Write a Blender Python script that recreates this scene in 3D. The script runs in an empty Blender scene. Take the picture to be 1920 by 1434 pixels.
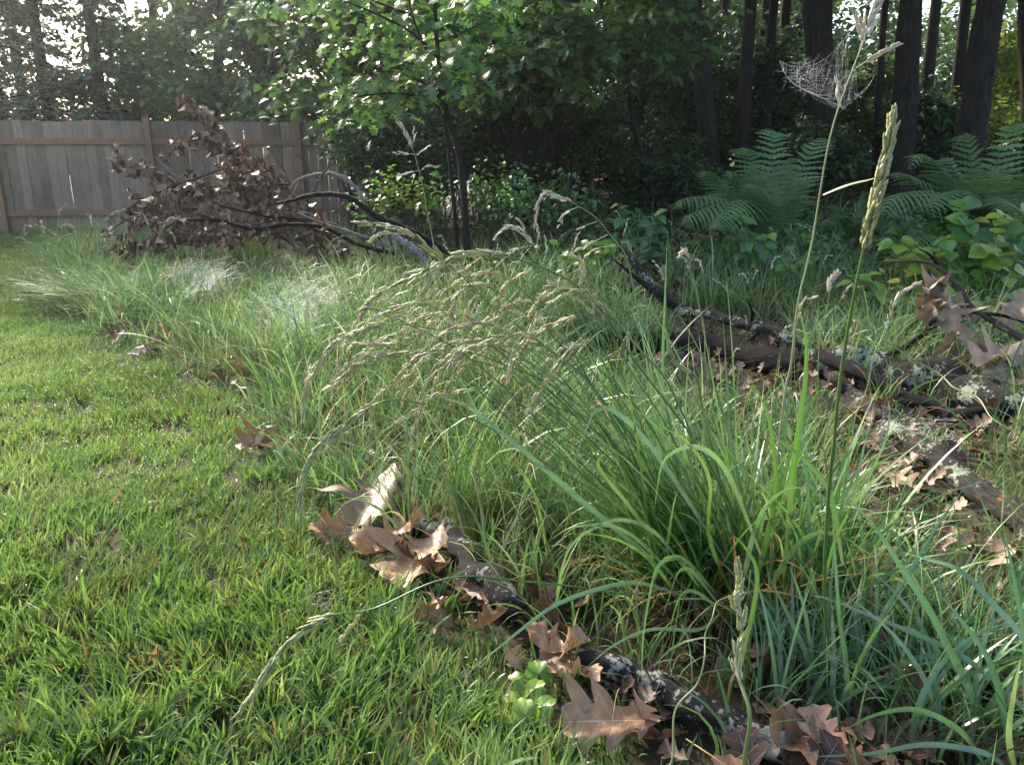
import bpy, math
import numpy as np
from mathutils import Vector, Matrix

S = bpy.context.scene
COL = S.collection
R = math.radians
rng = np.random.default_rng(11)

# ------------------------------------------------------------------ camera
F, PW, PH, CH, PITCH = 1450.0, 1920.0, 1434.0, 1.10, R(16)
cd = bpy.data.cameras.new('camera')
cam = bpy.data.objects.new('camera', cd)
COL.objects.link(cam)
cd.sensor_width = 36
cd.lens = F / PW * 36
cd.clip_start = 0.02
cd.clip_end = 400
cd.dof.use_dof = False
cam.location = (0, 0, CH)
cam.rotation_euler = (R(90) - PITCH, 0, 0)
S.camera = cam

# ------------------------------------------------------------------ light
SUN_EL, SUN_AZ = R(33), R(-32)
w = bpy.data.worlds.new('World')
S.world = w
w.use_nodes = True
nt = w.node_tree
sky = nt.nodes.new('ShaderNodeTexSky')
sky.sky_type = 'NISHITA'
sky.sun_disc = False
sky.sun_elevation = SUN_EL
sky.sun_rotation = SUN_AZ
sky.air_density = 1.0
sky.dust_density = 4.0
sky.ozone_density = 0.6
bg = nt.nodes['Background']
bg.inputs['Strength'].default_value = 0.15
nt.links.new(sky.outputs['Color'], bg.inputs['Color'])
sd = bpy.data.lights.new('sun', 'SUN')
sun = bpy.data.objects.new('sun', sd)
COL.objects.link(sun)
sd.energy = 3.0
sd.angle = R(6)
sd.color = (1, .93, .80)
sv = Vector((math.sin(SUN_AZ) * math.cos(SUN_EL), math.cos(SUN_AZ) * math.cos(SUN_EL), math.sin(SUN_EL)))
sun.rotation_euler = sv.to_track_quat('Z', 'Y').to_euler()
S.view_settings.view_transform = 'Standard'
S.view_settings.look = 'None'
S.view_settings.exposure = 2.2
S.view_settings.gamma = 1
S.cycles.use_denoising = True
S.cycles.max_bounces = 8
S.cycles.transparent_max_bounces = 8

# ------------------------------------------------------------------ geometry of the picture
def sstep(a, b, x):
    t = np.clip((np.asarray(x, float) - a) / (b - a), 0, 1)
    return t * t * (3 - 2 * t)

def H(x, y):
    x = np.asarray(x, float); y = np.asarray(y, float)
    rise = .13 * np.clip(y - 4.9, 0, 2.6) + .035 * np.clip(y - 7.5, 0, 14)
    z = rise * sstep(-1.2, 1.2, x - .05 * (y - 5))
    z = z + .012 * np.sin(2.1 * x + 1.3 * y) + .010 * np.sin(3.7 * x - 2.9 * y + 1) + .006 * np.sin(7.3 * x + 5.1 * y)
    return z

def ray(px, py):
    x = (px - PW / 2) / F
    u = -(py - PH / 2) / F
    return np.array([x, math.cos(PITCH) + u * math.sin(PITCH), -math.sin(PITCH) + u * math.cos(PITCH)])

def at(px, py, Y):
    d = ray(px, py)
    return np.array([0, 0, CH]) + d * (Y / d[1])

def gp(px, py, dz=0.0):
    d = ray(px, py)
    o = np.array([0, 0, CH])
    t0 = .3
    for t in np.arange(.5, 60, .1):
        p = o + d * t
        if p[2] <= H(p[0], p[1]) + dz:
            a, b = t0, t
            for _ in range(20):
                m = (a + b) / 2
                p = o + d * m
                if p[2] <= H(p[0], p[1]) + dz: b = m
                else: a = m
            return o + d * b
        t0 = t
    return o + d * 30

def project(x, y, z):
    q = y * math.cos(PITCH) - (z - CH) * math.sin(PITCH)
    u = y * math.sin(PITCH) + (z - CH) * math.cos(PITCH)
    return PW / 2 + F * x / q, PH / 2 - F * u / q

def mpp(p):                                  # metres per photo pixel at point p
    return (p[1] * math.cos(PITCH) - (p[2] - CH) * math.sin(PITCH)) / F

def vnoise(x, y, s, seed=0):
    x = np.asarray(x) * s; y = np.asarray(y) * s
    a = np.sin(x * 1.7 + 1.3 * np.sin(y * 1.1 + seed) + seed) + np.sin(y * 1.9 + 1.7 * np.sin(x * .9 - seed) + 2 * seed)
    b = np.sin(x * 3.9 + y * 2.3 + seed * 3) * .5 + np.sin(y * 4.3 - x * 3.1 + seed) * .5
    return (a + b) / 3

# ------------------------------------------------------------------ mesh collecting
class MB:
    def __init__(s):
        s.v = []; s.q = []; s.t = []; s.uv = []; s.n = 0
    def add(s, v, q, tint=.5, uv=None):
        v = np.asarray(v, float).reshape(-1, 3)
        q = np.asarray(q, int).reshape(-1, 4)
        s.v.append(v); s.q.append(q + s.n)
        s.t.append(np.broadcast_to(np.asarray(tint, float), (len(v),)))
        s.uv.append(np.zeros((len(v), 2)) if uv is None else np.asarray(uv, float))
        s.n += len(v)
    def build(s, name, m, parent=None, smooth=True, origin=None):
        me = bpy.data.meshes.new(name)
        v = np.concatenate(s.v); q = np.concatenate(s.q)
        if origin is not None: v = v - np.asarray(origin)
        me.vertices.add(len(v)); me.vertices.foreach_set('co', v.astype(np.float32).ravel())
        me.loops.add(q.size); me.loops.foreach_set('vertex_index', q.astype(np.int32).ravel())
        me.polygons.add(len(q)); me.polygons.foreach_set('loop_start', np.arange(0, q.size, 4, dtype=np.int32))
        me.polygons.foreach_set('use_smooth', np.full(len(q), smooth))
        me.update(calc_edges=True)
        a = me.attributes.new('tint', 'FLOAT', 'POINT'); a.data.foreach_set('value', np.concatenate(s.t).astype(np.float32))
        uv = np.concatenate(s.uv)
        if np.any(uv):
            l = me.attributes.new('leafuv', 'FLOAT2', 'POINT'); l.data.foreach_set('vector', uv.astype(np.float32).ravel())
        me.materials.append(m)
        o = bpy.data.objects.new(name, me)
        COL.objects.link(o)
        if origin is not None: o.location = tuple(origin)
        if parent is not None:
            o.parent = parent
            if origin is None:               # vertices were given in world space
                o.matrix_parent_inverse = Matrix.Translation(-Vector(parent.location))
        return o

def tag(o, label=None, cat=None, group=None, kind=None):
    if label: o['label'] = label
    if cat: o['category'] = cat
    if group: o['group'] = group
    if kind: o['kind'] = kind
    return o

def thing(name, label, cat, loc=(0, 0, 0), group=None):
    o = bpy.data.objects.new(name, None)
    o.empty_display_size = .05
    COL.objects.link(o)
    o.location = tuple(float(c) for c in loc)
    return tag(o, label, cat, group, 'thing')

def smooth_path(pts, n):
    p = np.asarray(pts, float)
    if len(p) == 2: p = np.array([p[0], (p[0] + p[1]) / 2, p[1]])
    d = np.r_[0, np.cumsum(np.linalg.norm(np.diff(p, axis=0), axis=1) ** .5)]
    d = d / d[-1]
    ext = np.vstack([2 * p[0] - p[1], p, 2 * p[-1] - p[-2]])
    u = np.linspace(0, 1, n)
    i = np.clip(np.searchsorted(d, u, side='right') - 1, 0, len(p) - 2)
    f = ((u - d[i]) / (d[i + 1] - d[i]))[:, None]
    a, b, c, e = ext[i], ext[i + 1], ext[i + 2], ext[i + 3]
    return .5 * (2 * b + (c - a) * f + (2 * a - 5 * b + 4 * c - e) * f ** 2 + (3 * b - a - 3 * c + e) * f ** 3)

def frames(p, hint=(0, 0, 1)):
    T = np.gradient(p, axis=0)
    T /= np.linalg.norm(T, axis=1)[:, None] + 1e-9
    n = np.asarray(hint, float)
    n = n - T[0] * n.dot(T[0])
    if np.linalg.norm(n) < 1e-3:
        n = np.array([1, 0, 0.]) - T[0] * T[0][0]
    n /= np.linalg.norm(n)
    N = [n]
    for k in range(1, len(p)):
        n = n - T[k] * n.dot(T[k]); n /= np.linalg.norm(n) + 1e-9
        N.append(n)
    N = np.array(N)
    return T, N, np.cross(T, N)

def tube(mb, pts, rad, n=12, sides=7, tint=.5, rough=0., seed=0, raw=False, cap=True):
    p = np.asarray(pts, float) if raw else smooth_path(pts, n)
    n = len(p)
    rad = np.interp(np.linspace(0, 1, n), np.linspace(0, 1, len(np.atleast_1d(rad))), np.atleast_1d(rad))
    T, N, B = frames(p)
    a = np.arange(sides) / sides * 2 * np.pi
    rr = rad[:, None] * np.ones(sides)[None]
    if rough:
        g = np.random.default_rng(seed + 5)
        L = np.r_[0, np.cumsum(np.linalg.norm(np.diff(p, axis=0), axis=1))]
        r0 = rad.mean()
        k = np.zeros_like(rr)
        for j in range(10):
            fr = g.uniform(.15, 1.6) / r0 * (1 if j < 5 else 2.2); m = g.integers(0, 4 if j < 5 else 9); ph = g.uniform(0, 6.3)
            k += np.sin(L[:, None] * fr + a[None] * m + ph) * g.uniform(.3, 1) * (1 if j < 5 else .5)
        rr = rr * (1 + rough * k / 3)
    v = p[:, None] + (N[:, None] * np.cos(a)[None, :, None] + B[:, None] * np.sin(a)[None, :, None]) * rr[..., None]
    i = np.arange(n - 1)[:, None] * sides; j = np.arange(sides)[None]; j2 = (j + 1) % sides
    q = np.stack([i + j, i + j2, i + sides + j2, i + sides + j], -1).reshape(-1, 4)
    L = np.r_[0, np.cumsum(np.linalg.norm(np.diff(p, axis=0), axis=1))]
    uv = np.stack(np.broadcast_arrays(a[None] / 6.2832 + .001, L[:, None] + .001), -1).reshape(-1, 2)
    v = v.reshape(-1, 3)
    if cap:
        c0, c1 = p[0], p[-1]
        base = len(v)
        v = np.vstack([v, c0, c1])
        uv = np.vstack([uv, [.5, .5], [.5, .5]])
        j = np.arange(0, sides - 1, 2)
        e0 = np.stack([np.full(len(j), base), (j + 2) % sides, j + 1, j], -1)
        o = (n - 1) * sides
        e1 = np.stack([np.full(len(j), base + 1), o + j, o + j + 1, o + (j + 2) % sides], -1)
        q = np.vstack([q, e0, e1])
    mb.add(v, q, tint, uv)

def ribbon(mb, pts, width, n=14, fold=.25, roll=0., tint=.5, hint=(0, -.6, .8), raw=False, taper=True, twist=0.):
    p = np.asarray(pts, float) if raw else smooth_path(pts, n)
    n = len(p)
    t = np.linspace(0, 1, n)
    wd = width * (np.minimum(1, .45 + 2.2 * t) * (1 - t ** 2.6) + .03) if taper else np.full(n, width)
    T, N, B = frames(p, hint)
    ang = roll + twist * t
    Br = B * np.cos(ang)[:, None] + N * np.sin(ang)[:, None]
    Nr = np.cross(Br, T)
    l = p + Br * wd[:, None] / 2 + Nr * (wd * fold)[:, None] / 2
    r = p - Br * wd[:, None] / 2 + Nr * (wd * fold)[:, None] / 2
    v = np.stack([l, p, r], 1).reshape(-1, 3)
    i = np.arange(n - 1)[:, None] * 3 + np.arange(2)[None]
    q = np.stack([i, i + 1, i + 4, i + 3], -1).reshape(-1, 4)
    uv = np.stack(np.broadcast_arrays(np.array([-1, .002, 1.])[None], t[:, None] + .001), -1).reshape(-1, 2)
    mb.add(v, q, tint, uv)

def blades(mb, base, az, L, wd, lean, curv, K=4, tint=.5, twist=0., pw=1.2):
    """many grass blades at once: arrays of N"""
    N = len(base)
    f = lambda a: np.broadcast_to(np.asarray(a, float), (N,))
    az, L, wd, lean, curv, tint, twist = map(f, (az, L, wd, lean, curv, tint, twist))
    p = np.array(base, float)
    side0 = np.stack([-np.sin(az), np.cos(az), np.zeros(N)], -1)
    vs, uvs = [], []
    for k in range(K + 1):
        t = k / K
        pit = np.minimum(lean + curv * t ** pw, 2.9)
        d = np.stack([np.sin(pit) * np.cos(az), np.sin(pit) * np.sin(az), np.cos(pit)], -1)
        nrm = np.cross(side0, d)
        tw = twist * (.4 + t)
        sd_ = side0 * np.cos(tw)[:, None] + nrm * np.sin(tw)[:, None]
        ww = wd * (min(1, .6 + 1.2 * t) * (1 - t ** 2.2) + .04)
        vs.append(p - sd_ * ww[:, None] / 2); vs.append(p + sd_ * ww[:, None] / 2)
        p = p + d * (L / K)[:, None]
    v = np.stack(vs, 1)                                    # N, 2(K+1), 3
    m = 2 * (K + 1)
    k = np.arange(K) * 2
    q1 = np.stack([k, k + 1, k + 3, k + 2], -1)
    q = (np.arange(N)[:, None, None] * m + q1[None]).reshape(-1, 4)
    uv = np.tile(np.stack([np.tile([-1., 1.], K + 1), np.repeat(np.arange(K + 1) / K + .001, 2)], -1), (N, 1))
    mb.add(v.reshape(-1, 3), q, np.repeat(tint, m), uv)

def leaf_template(rows, widths, fold=.12, bend=.25, slant=0., cols=2):
    t = np.linspace(0, 1, rows + 1)
    wd = np.interp(t, np.linspace(0, 1, len(widths)), widths)
    s = np.linspace(-1, 1, cols + 1)
    x = wd[:, None] * s[None]
    y = t[:, None] + np.abs(x) * slant
    z = np.abs(x) * fold * 2 - bend * t[:, None] ** 2
    v = np.stack([x, y, z], -1).reshape(-1, 3)
    c = cols + 1
    i = np.arange(rows)[:, None] * c + np.arange(cols)[None]
    q = np.stack([i, i + 1, i + c + 1, i + c], -1).reshape(-1, 4)
    uv = np.stack(np.broadcast_arrays(s[None] + .001, t[:, None] + .001), -1).reshape(-1, 2)
    return v, q, uv

OVATE = leaf_template(4, [.03, .30, .33, .2, .01])
DIAM = leaf_template(2, [.04, .34, .02], bend=.2)
NARROW = leaf_template(3, [.03, .17, .15, .01])
LOBED = leaf_template(15, [.015, .03, .12, .28, .25, .10, .13, .40, .38, .13, .15, .34, .28, .12, .10, .01], bend=.25, slant=.32)
MAPLE = leaf_template(8, [.02, .35, .5, .22, .42, .2, .25, .1, .01], bend=.3, slant=.25)
NEEDLE = leaf_template(1, [.05, .03], bend=0)

def rotmats(nrm, head):
    n = nrm / (np.linalg.norm(nrm, axis=1)[:, None] + 1e-9)
    y = head - n * np.sum(n * head, 1)[:, None]
    y = y / (np.linalg.norm(y, axis=1)[:, None] + 1e-9)
    x = np.cross(y, n)
    return np.stack([x, y, n], -1)

def scatter(mb, tpl, pos, M, sc, tint):
    v, q, uv = tpl
    N = len(pos)
    if N == 0: return
    P = np.einsum('nij,kj->nki', M, v) * np.broadcast_to(np.asarray(sc, float), (N,))[:, None, None] + pos[:, None]
    Q = (np.arange(N)[:, None, None] * len(v) + q[None]).reshape(-1, 4)
    mb.add(P.reshape(-1, 3), Q, np.repeat(np.broadcast_to(np.asarray(tint, float), (N,)), len(v)), np.tile(uv, (N, 1)))

def rdir(g, n):
    d = g.normal(size=(n, 3))
    return d / np.linalg.norm(d, axis=1)[:, None]

def leaf_cloud(mb, tpl, g, cen, rad, n_clump, n_leaf, clump_r, size, tint=(0, 1), flat=.5, shell=.5, droop=.3, up=1.0, tmean=None):
    """leaf clumps spread through an ellipsoid; every clump is a flattened spray"""
    cen = np.asarray(cen, float); rad = np.asarray(rad, float)
    d = rdir(g, n_clump); r = (shell + (1 - shell) * g.random(n_clump)) ** .7
    c = cen + d * r[:, None] * rad
    k = np.repeat(np.arange(n_clump), n_leaf)
    N = len(k)
    off = rdir(g, N) * (g.random(N) ** .5)[:, None] * clump_r * g.uniform(.6, 1.3, n_clump)[k][:, None]
    off[:, 2] *= flat
    tilt = g.normal(size=(n_clump, 3)) * .25
    off[:, 2] += (off[:, :2] * tilt[k, :2]).sum(1)
    pos = c[k] + off
    nr = rdir(g, N) * .75; nr[:, 2] += up
    hd = off + rdir(g, N) * clump_r * .5
    hd[:, 2] -= droop * clump_r
    ct = g.uniform(tint[0], tint[1], n_clump)
    tt = np.clip(ct[k] + g.normal(size=N) * .12, 0, 1)
    scatter(mb, tpl, pos, rotmats(nr, hd), size * g.uniform(.65, 1.25, N), tt)
    return c

# ------------------------------------------------------------------ materials
class NG:
    def __init__(s, name):
        s.m = bpy.data.materials.new(name); s.m.use_nodes = True
        s.t = s.m.node_tree; s.t.nodes.clear()
        s.out = s.n('ShaderNodeOutputMaterial')
    def n(s, kind, **kw):
        o = s.t.nodes.new(kind)
        for k, v in kw.items(): setattr(o, k, v)
        return o
    def l(s, a, b): s.t.links.new(a, b)
    def val(s, sock, v):
        if hasattr(v, 'is_linked') or hasattr(v, 'links'): s.l(v, sock)
        else: sock.default_value = v
    def math(s, op, a, b=None, c=None, clamp=False):
        o = s.n('ShaderNodeMath', operation=op); o.use_clamp = clamp
        s.val(o.inputs[0], a)
        if b is not None: s.val(o.inputs[1], b)
        if c is not None: s.val(o.inputs[2], c)
        return o.outputs[0]
    def ramp(s, fac, stops, interp='LINEAR'):
        o = s.n('ShaderNodeValToRGB'); o.color_ramp.interpolation = interp
        e = o.color_ramp.elements
        while len(e) < len(stops): e.new(.5)
        for k, (p, c) in enumerate(stops):
            e[k].position = p
            e[k].color = (*c, 1) if not np.isscalar(c) else (c, c, c, 1)
        s.l(fac, o.inputs[0])
        return o.outputs[0]
    def mix(s, fac, a, b, mode='MIX'):
        o = s.n('ShaderNodeMix', data_type='RGBA', blend_type=mode)
        s.val(o.inputs[0], fac)
        for k, v in ((6, a), (7, b)):
            if isinstance(v, tuple): o.inputs[k].default_value = (*v, 1)
            else: s.l(v, o.inputs[k])
        return o.outputs[2]
    def noise(s, scale, detail=3, rough=.55, vec=None, dist=0.):
        o = s.n('ShaderNodeTexNoise'); o.inputs['Scale'].default_value = scale
        o.inputs['Detail'].default_value = detail; o.inputs['Roughness'].default_value = rough; o.inputs['Distortion'].default_value = dist
        if vec is not None: s.l(vec, o.inputs['Vector'])
        return o.outputs[0]
    def obj(s, scale=None):
        o = s.n('ShaderNodeTexCoord').outputs['Object']
        if scale is None: return o
        m = s.n('ShaderNodeMapping'); m.inputs['Scale'].default_value = scale
        s.l(o, m.inputs[0]); return m.outputs[0]
    def attr(s, name, out='Fac'):
        return s.n('ShaderNodeAttribute', attribute_name=name).outputs[out]
    def bump(s, h, strength=.4, dist=.01):
        o = s.n('ShaderNodeBump'); o.inputs['Strength'].default_value = strength; o.inputs['Distance'].default_value = dist
        s.l(h, o.inputs['Height']); return o.outputs[0]
    def princ(s, col, rough=.6, spec=.5, normal=None):
        b = s.n('ShaderNodeBsdfPrincipled')
        if isinstance(col, tuple): b.inputs['Base Color'].default_value = (*col, 1)
        else: s.l(col, b.inputs['Base Color'])
        s.val(b.inputs['Roughness'], rough)
        s.val(b.inputs['Specular IOR Level'], spec)
        if normal is not None: s.l(normal, b.inputs['Normal'])
        return b
    def end(s, bsdf, trans=0, tcol=None):
        o = bsdf.outputs[0]
        if trans:
            tr = s.n('ShaderNodeBsdfTranslucent'); s.l(tcol, tr.inputs[0])
            mx = s.n('ShaderNodeMixShader'); mx.inputs[0].default_value = trans
            s.l(o, mx.inputs[1]); s.l(tr.outputs[0], mx.inputs[2]); o = mx.outputs[0]
        s.l(o, s.out.inputs[0])
        return s.m

def xyz(g, v):
    o = g.n('ShaderNodeSeparateXYZ'); g.l(v, o.inputs[0]); return o.outputs

def leaf_mat(name, cols, trans=.4, rough=.42, spec=.5, tgain=1.25, base=None, rib=0., veins=0):
    g = NG(name)
    t = g.attr('tint')
    t = g.math('ADD', t, g.math('MULTIPLY', g.math('SUBTRACT', g.noise(9, 3, vec=g.obj()), .5), .35), clamp=True)
    c = g.ramp(t, [(k / (len(cols) - 1), c) for k, c in enumerate(cols)])
    u = xyz(g, g.attr('leafuv', 'Vector'))
    if base is not None:                     # paler sheath at the foot of a blade
        f = g.math('SUBTRACT', 1, g.math('MULTIPLY', u[1], 3.2), clamp=True)
        c = g.mix(g.math('MULTIPLY', f, .7), c, base)
        tip = g.math('MULTIPLY', g.math('SUBTRACT', u[1], .86, clamp=True), 3.0, clamp=True)
        c = g.mix(tip, c, (.16, .12, .04))
    if rib:
        f = g.math('SUBTRACT', 1, g.math('MULTIPLY', g.math('ABSOLUTE', u[0]), 7), clamp=True)
        c = g.mix(g.math('MULTIPLY', f, rib), c, (.20, .25, .12))
        fine = g.math('SINE', g.math('MULTIPLY', u[0], 26))
        c = g.mix(g.math('MULTIPLY', g.math('ADD', fine, 1), .10), c, (.02, .04, .01))
    if veins:
        k = g.math('ABSOLUTE', g.math('SUBTRACT', g.math('FRACT', g.math('MULTIPLY', g.math('SUBTRACT', u[1], g.math('MULTIPLY', g.math('ABSOLUTE', u[0]), .10)), veins)), .5))
        f = g.math('SUBTRACT', 1, g.math('MULTIPLY', k, 14), clamp=True)
        f2 = g.math('SUBTRACT', 1, g.math('MULTIPLY', g.math('ABSOLUTE', u[0]), 14), clamp=True)
        f = g.math('MAXIMUM', f, f2)
        c = g.mix(g.math('MULTIPLY', f, .35), c, (.16, .22, .09))
    b = g.princ(c, rough, spec)
    hs = g.n('ShaderNodeHueSaturation'); hs.inputs['Saturation'].default_value = 1.05; hs.inputs['Value'].default_value = tgain; hs.inputs['Hue'].default_value = .488
    g.l(c, hs.inputs['Color'])
    return g.end(b, trans, hs.outputs[0])

def dry_leaf_mat(name, cols, rough=.5, vein=(.46, .36, .28), trans=.12, spec=.4):
    g = NG(name)
    u = xyz(g, g.attr('leafuv', 'Vector'))
    oc = g.obj()
    n1 = g.noise(22, 5, .65, oc); n2 = g.noise(160, 4, .7, oc)
    t = g.math('ADD', g.math('MULTIPLY', g.attr('tint'), .75), g.math('MULTIPLY', g.math('SUBTRACT', n1, .38), 1.0), clamp=True)
    c = g.ramp(t, [(k / (len(cols) - 1), c) for k, c in enumerate(cols)])
    k = g.math('ABSOLUTE', g.math('SUBTRACT', g.math('FRACT', g.math('ADD', g.math('MULTIPLY', u[1], 6.5), .35)), .5))
    f = g.math('SUBTRACT', 1, g.math('MULTIPLY', k, 13), clamp=True)
    f2 = g.math('SUBTRACT', 1, g.math('MULTIPLY', g.math('ABSOLUTE', u[0]), 22), clamp=True)
    f = g.math('MAXIMUM', g.math('MULTIPLY', f, .3), f2)
    c = g.mix(g.math('MULTIPLY', f, .65), c, vein)
    sp = g.ramp(n2, [(.62, 0.), (.72, 1.)])
    c = g.mix(g.math('MULTIPLY', sp, .35), c, (.05, .03, .02))
    h = g.math('ADD', g.math('MULTIPLY', f, -.6), g.math('MULTIPLY', n1, 1.2))
    b = g.princ(c, rough, spec, g.bump(h, .5, .004))
    return g.end(b, trans, c)

def bark_mat(name, dark, light, lichen=0., lcol=(.24, .27, .20), wood=0., along=4.5, rough=.85, wet=.35, spec=.14):
    g = NG(name)
    u = g.attr('leafuv', 'Vector'); s3 = xyz(g, u)
    cb = g.n('ShaderNodeCombineXYZ')
    ang = g.math('MULTIPLY', s3[0], 6.28318)
    g.l(g.math('MULTIPLY', g.math('SINE', ang), 1.0), cb.inputs[0]); g.l(g.math('COSINE', ang), cb.inputs[1]); g.l(g.math('MULTIPLY', s3[1], along), cb.inputs[2])
    n1 = g.noise(5.5, 8, .7, cb.outputs[0], .6)
    oc = g.obj()
    n2 = g.noise(30, 6, .65, oc)
    t = g.math('ADD', g.math('MULTIPLY', n1, .75), g.math('MULTIPLY', n2, .35))
    c = g.ramp(t, [(.38, dark), (.54, tuple((a + b) / 2 for a, b in zip(dark, light))), (.68, light)])
    h = n1
    if wood:
        n4 = g.noise(4.2, 3, .5, oc, .4)
        fw = g.ramp(n4, [(.5 + .22 * (1 - wood), 0.), (.53 + .22 * (1 - wood), 1.)])
        wc = g.ramp(n1, [(.3, (.05, .020, .012)), (.6, (.20, .085, .045)), (.8, (.30, .18, .11))])
        c = g.mix(fw, c, wc)
    if lichen:
        n3 = g.noise(9, 3, .6, oc, .3)
        v = g.n('ShaderNodeTexVoronoi'); v.inputs['Scale'].default_value = 85; g.l(oc, v.inputs['Vector'])
        k = g.math('ADD', g.math('SUBTRACT', g.math('MULTIPLY', n3, 1.2), g.math('MULTIPLY', v.outputs['Distance'], .16)), g.math('MULTIPLY', g.math('SUBTRACT', g.noise(60, 5, .7, oc), .5), .75))
        k = g.math('SUBTRACT', k, .10)
        f = g.ramp(k, [(.56 - .22 * lichen, 0.), (.60 - .22 * lichen, 1.)])
        lc = g.mix(n2, tuple(x * .7 for x in lcol), tuple(min(1, x * 1.25) for x in lcol))
        c = g.mix(f, c, lc)
        h = g.math('ADD', h, g.math('MULTIPLY', f, .25))
    b = g.princ(c, g.math('ADD', rough - .2 * wet, g.math('MULTIPLY', n2, .3)), spec, g.bump(h, 1., .016))
    return g.end(b)

M = {}
M['lawn'] = leaf_mat('lawn_grass', [(.16, .12, .050), (.050, .095, .022), (.075, .145, .032), (.110, .195, .045), (.18, .245, .085)], trans=.40, rough=.36, base=(.15, .14, .07), spec=.5)
M['meadow'] = leaf_mat('meadow_grass', [(.26, .21, .11), (.034, .076, .020), (.060, .132, .036), (.11, .195, .068), (.25, .32, .155)], trans=.38, rough=.42, base=(.17, .15, .08), spec=.4)
M['blade'] = leaf_mat('tussock_blade', [(.038, .092, .018), (.058, .145, .028), (.090, .190, .038), (.110, .205, .080), (.17, .24, .075)], trans=.38, rough=.34, base=(.12, .14, .05), rib=.35, spec=.6)
M['blue_blade'] = leaf_mat('blue_green_blade', [(.038, .095, .032), (.060, .140, .055), (.085, .170, .080), (.12, .20, .12)], trans=.32, rough=.30, rib=.3, base=(.10, .15, .07), spec=.6)
M['straw'] = leaf_mat('straw', [(.24, .12, .03), (.28, .17, .06), (.30, .22, .10), (.36, .30, .17)], trans=.3, rough=.65, spec=.2)
M['seed'] = leaf_mat('seed_head', [(.24, .27, .10), (.36, .37, .16), (.46, .43, .23), (.46, .37, .24)], trans=.3, rough=.5, rib=.3)
M['pale_seed'] = leaf_mat('pale_seed', [(.30, .28, .17), (.42, .39, .28), (.55, .50, .40)], trans=.3, rough=.5)
M['stem'] = leaf_mat('grass_stem', [(.05, .10, .022), (.085, .15, .035), (.15, .19, .07), (.28, .28, .16)], trans=.15, rough=.35)
M['oak'] = leaf_mat('sapling_leaf', [(.030, .075, .020), (.045, .11, .025), (.07, .15, .03), (.11, .20, .04)], trans=.42, rough=.38, veins=9, spec=.45)
M['tree'] = leaf_mat('tree_leaf', [(.025, .065, .024), (.035, .09, .03), (.06, .13, .035), (.09, .17, .05)], trans=.42, rough=.36)
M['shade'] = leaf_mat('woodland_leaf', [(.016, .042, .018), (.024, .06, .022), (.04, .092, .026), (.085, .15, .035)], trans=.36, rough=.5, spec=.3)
M['conifer'] = leaf_mat('conifer_needle', [(.03, .07, .05), (.045, .10, .062), (.065, .125, .075)], trans=.2, rough=.5)  # needle green lightened and blued to paint some mist into the colour
M['fern'] = leaf_mat('fern_frond', [(.05, .11, .045), (.08, .16, .06), (.12, .20, .07)], trans=.4, rough=.5, spec=.3)
M['herb'] = leaf_mat('broad_leaf', [(.035, .10, .035), (.055, .15, .035), (.10, .21, .03), (.17, .26, .035), (.26, .27, .05)], trans=.42, rough=.36, veins=8)
M['dry'] = dry_leaf_mat('dry_oak_leaf', [(.05, .024, .014), (.13, .066, .032), (.245, .145, .078), (.40, .28, .165)])
M['dry_grey'] = dry_leaf_mat('grey_oak_leaf', [(.07, .048, .034), (.125, .082, .052), (.20, .142, .096), (.30, .23, .165)], vein=(.24, .19, .16))
M['dry_dark'] = dry_leaf_mat('dead_branch_leaf', [(.043, .024, .015), (.125, .070, .040), (.22, .138, .084), (.34, .25, .18)], rough=.5, spec=.4)
M['bark_log'] = bark_mat('log_bark', (.005, .0045, .0045), (.052, .043, .040), lichen=.20, wood=.28)
M['bark_black'] = bark_mat('wet_black_bark', (.003, .0025, .0025), (.016, .011, .010), wet=.8)
M['bark_lichen'] = bark_mat('lichen_bark', (.005, .005, .005), (.034, .030, .028), lichen=.34, lcol=(.20, .23, .18))
M['bark_stick'] = bark_mat('stick_bark', (.004, .0035, .0035), (.05, .042, .038), lichen=.40, lcol=(.26, .26, .23), wood=.2)
M['bark_tree'] = bark_mat('trunk_bark', (.004, .004, .0035), (.036, .031, .027), along=1.1, wet=0, spec=.1)
M['bark_pale'] = bark_mat('pale_bark', (.09, .08, .075), (.34, .31, .29), rough=.7)
M['bark_twig'] = bark_mat('twig_bark', (.03, .022, .018), (.14, .11, .09))
M['wood'] = bark_mat('broken_wood', (.12, .04, .02), (.42, .24, .14), rough=.7, wet=0)

def fence_mat(name, c0, c1):
    g = NG(name)
    oc = g.obj((3, 3, .35))
    n = g.noise(9, 6, .65, oc); n2 = g.noise(1.1, 3, .5, g.obj())
    t = g.math('ADD', g.math('MULTIPLY', g.attr('tint'), .28), g.math('ADD', g.math('MULTIPLY', n, .7), g.math('MULTIPLY', g.math('SUBTRACT', n2, .5), .5)), clamp=True)
    c = g.ramp(t, [(.2, c0), (.85, c1)])
    return g.end(g.princ(c, .75, .3, g.bump(n, .5, .006)))
M['board'] = fence_mat('weathered_board', (.088, .062, .042), (.29, .22, .16))
M['rail'] = fence_mat('fence_rail', (.13, .07, .040), (.26, .155, .09))

g = NG('soil')
oc = g.obj()
n = g.noise(2.2, 6, .6, oc); n2 = g.noise(45, 6, .7, oc)
c = g.ramp(g.math('ADD', g.math('MULTIPLY', n, .6), g.math('MULTIPLY', n2, .4)), [(.32, (.016, .011, .008)), (.5, (.045, .034, .020)), (.62, (.05, .055, .02)), (.72, (.085, .055, .035))])
M['soil'] = g.end(g.princ(c, .9, .2, g.bump(n2, .9, .02)))

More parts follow.
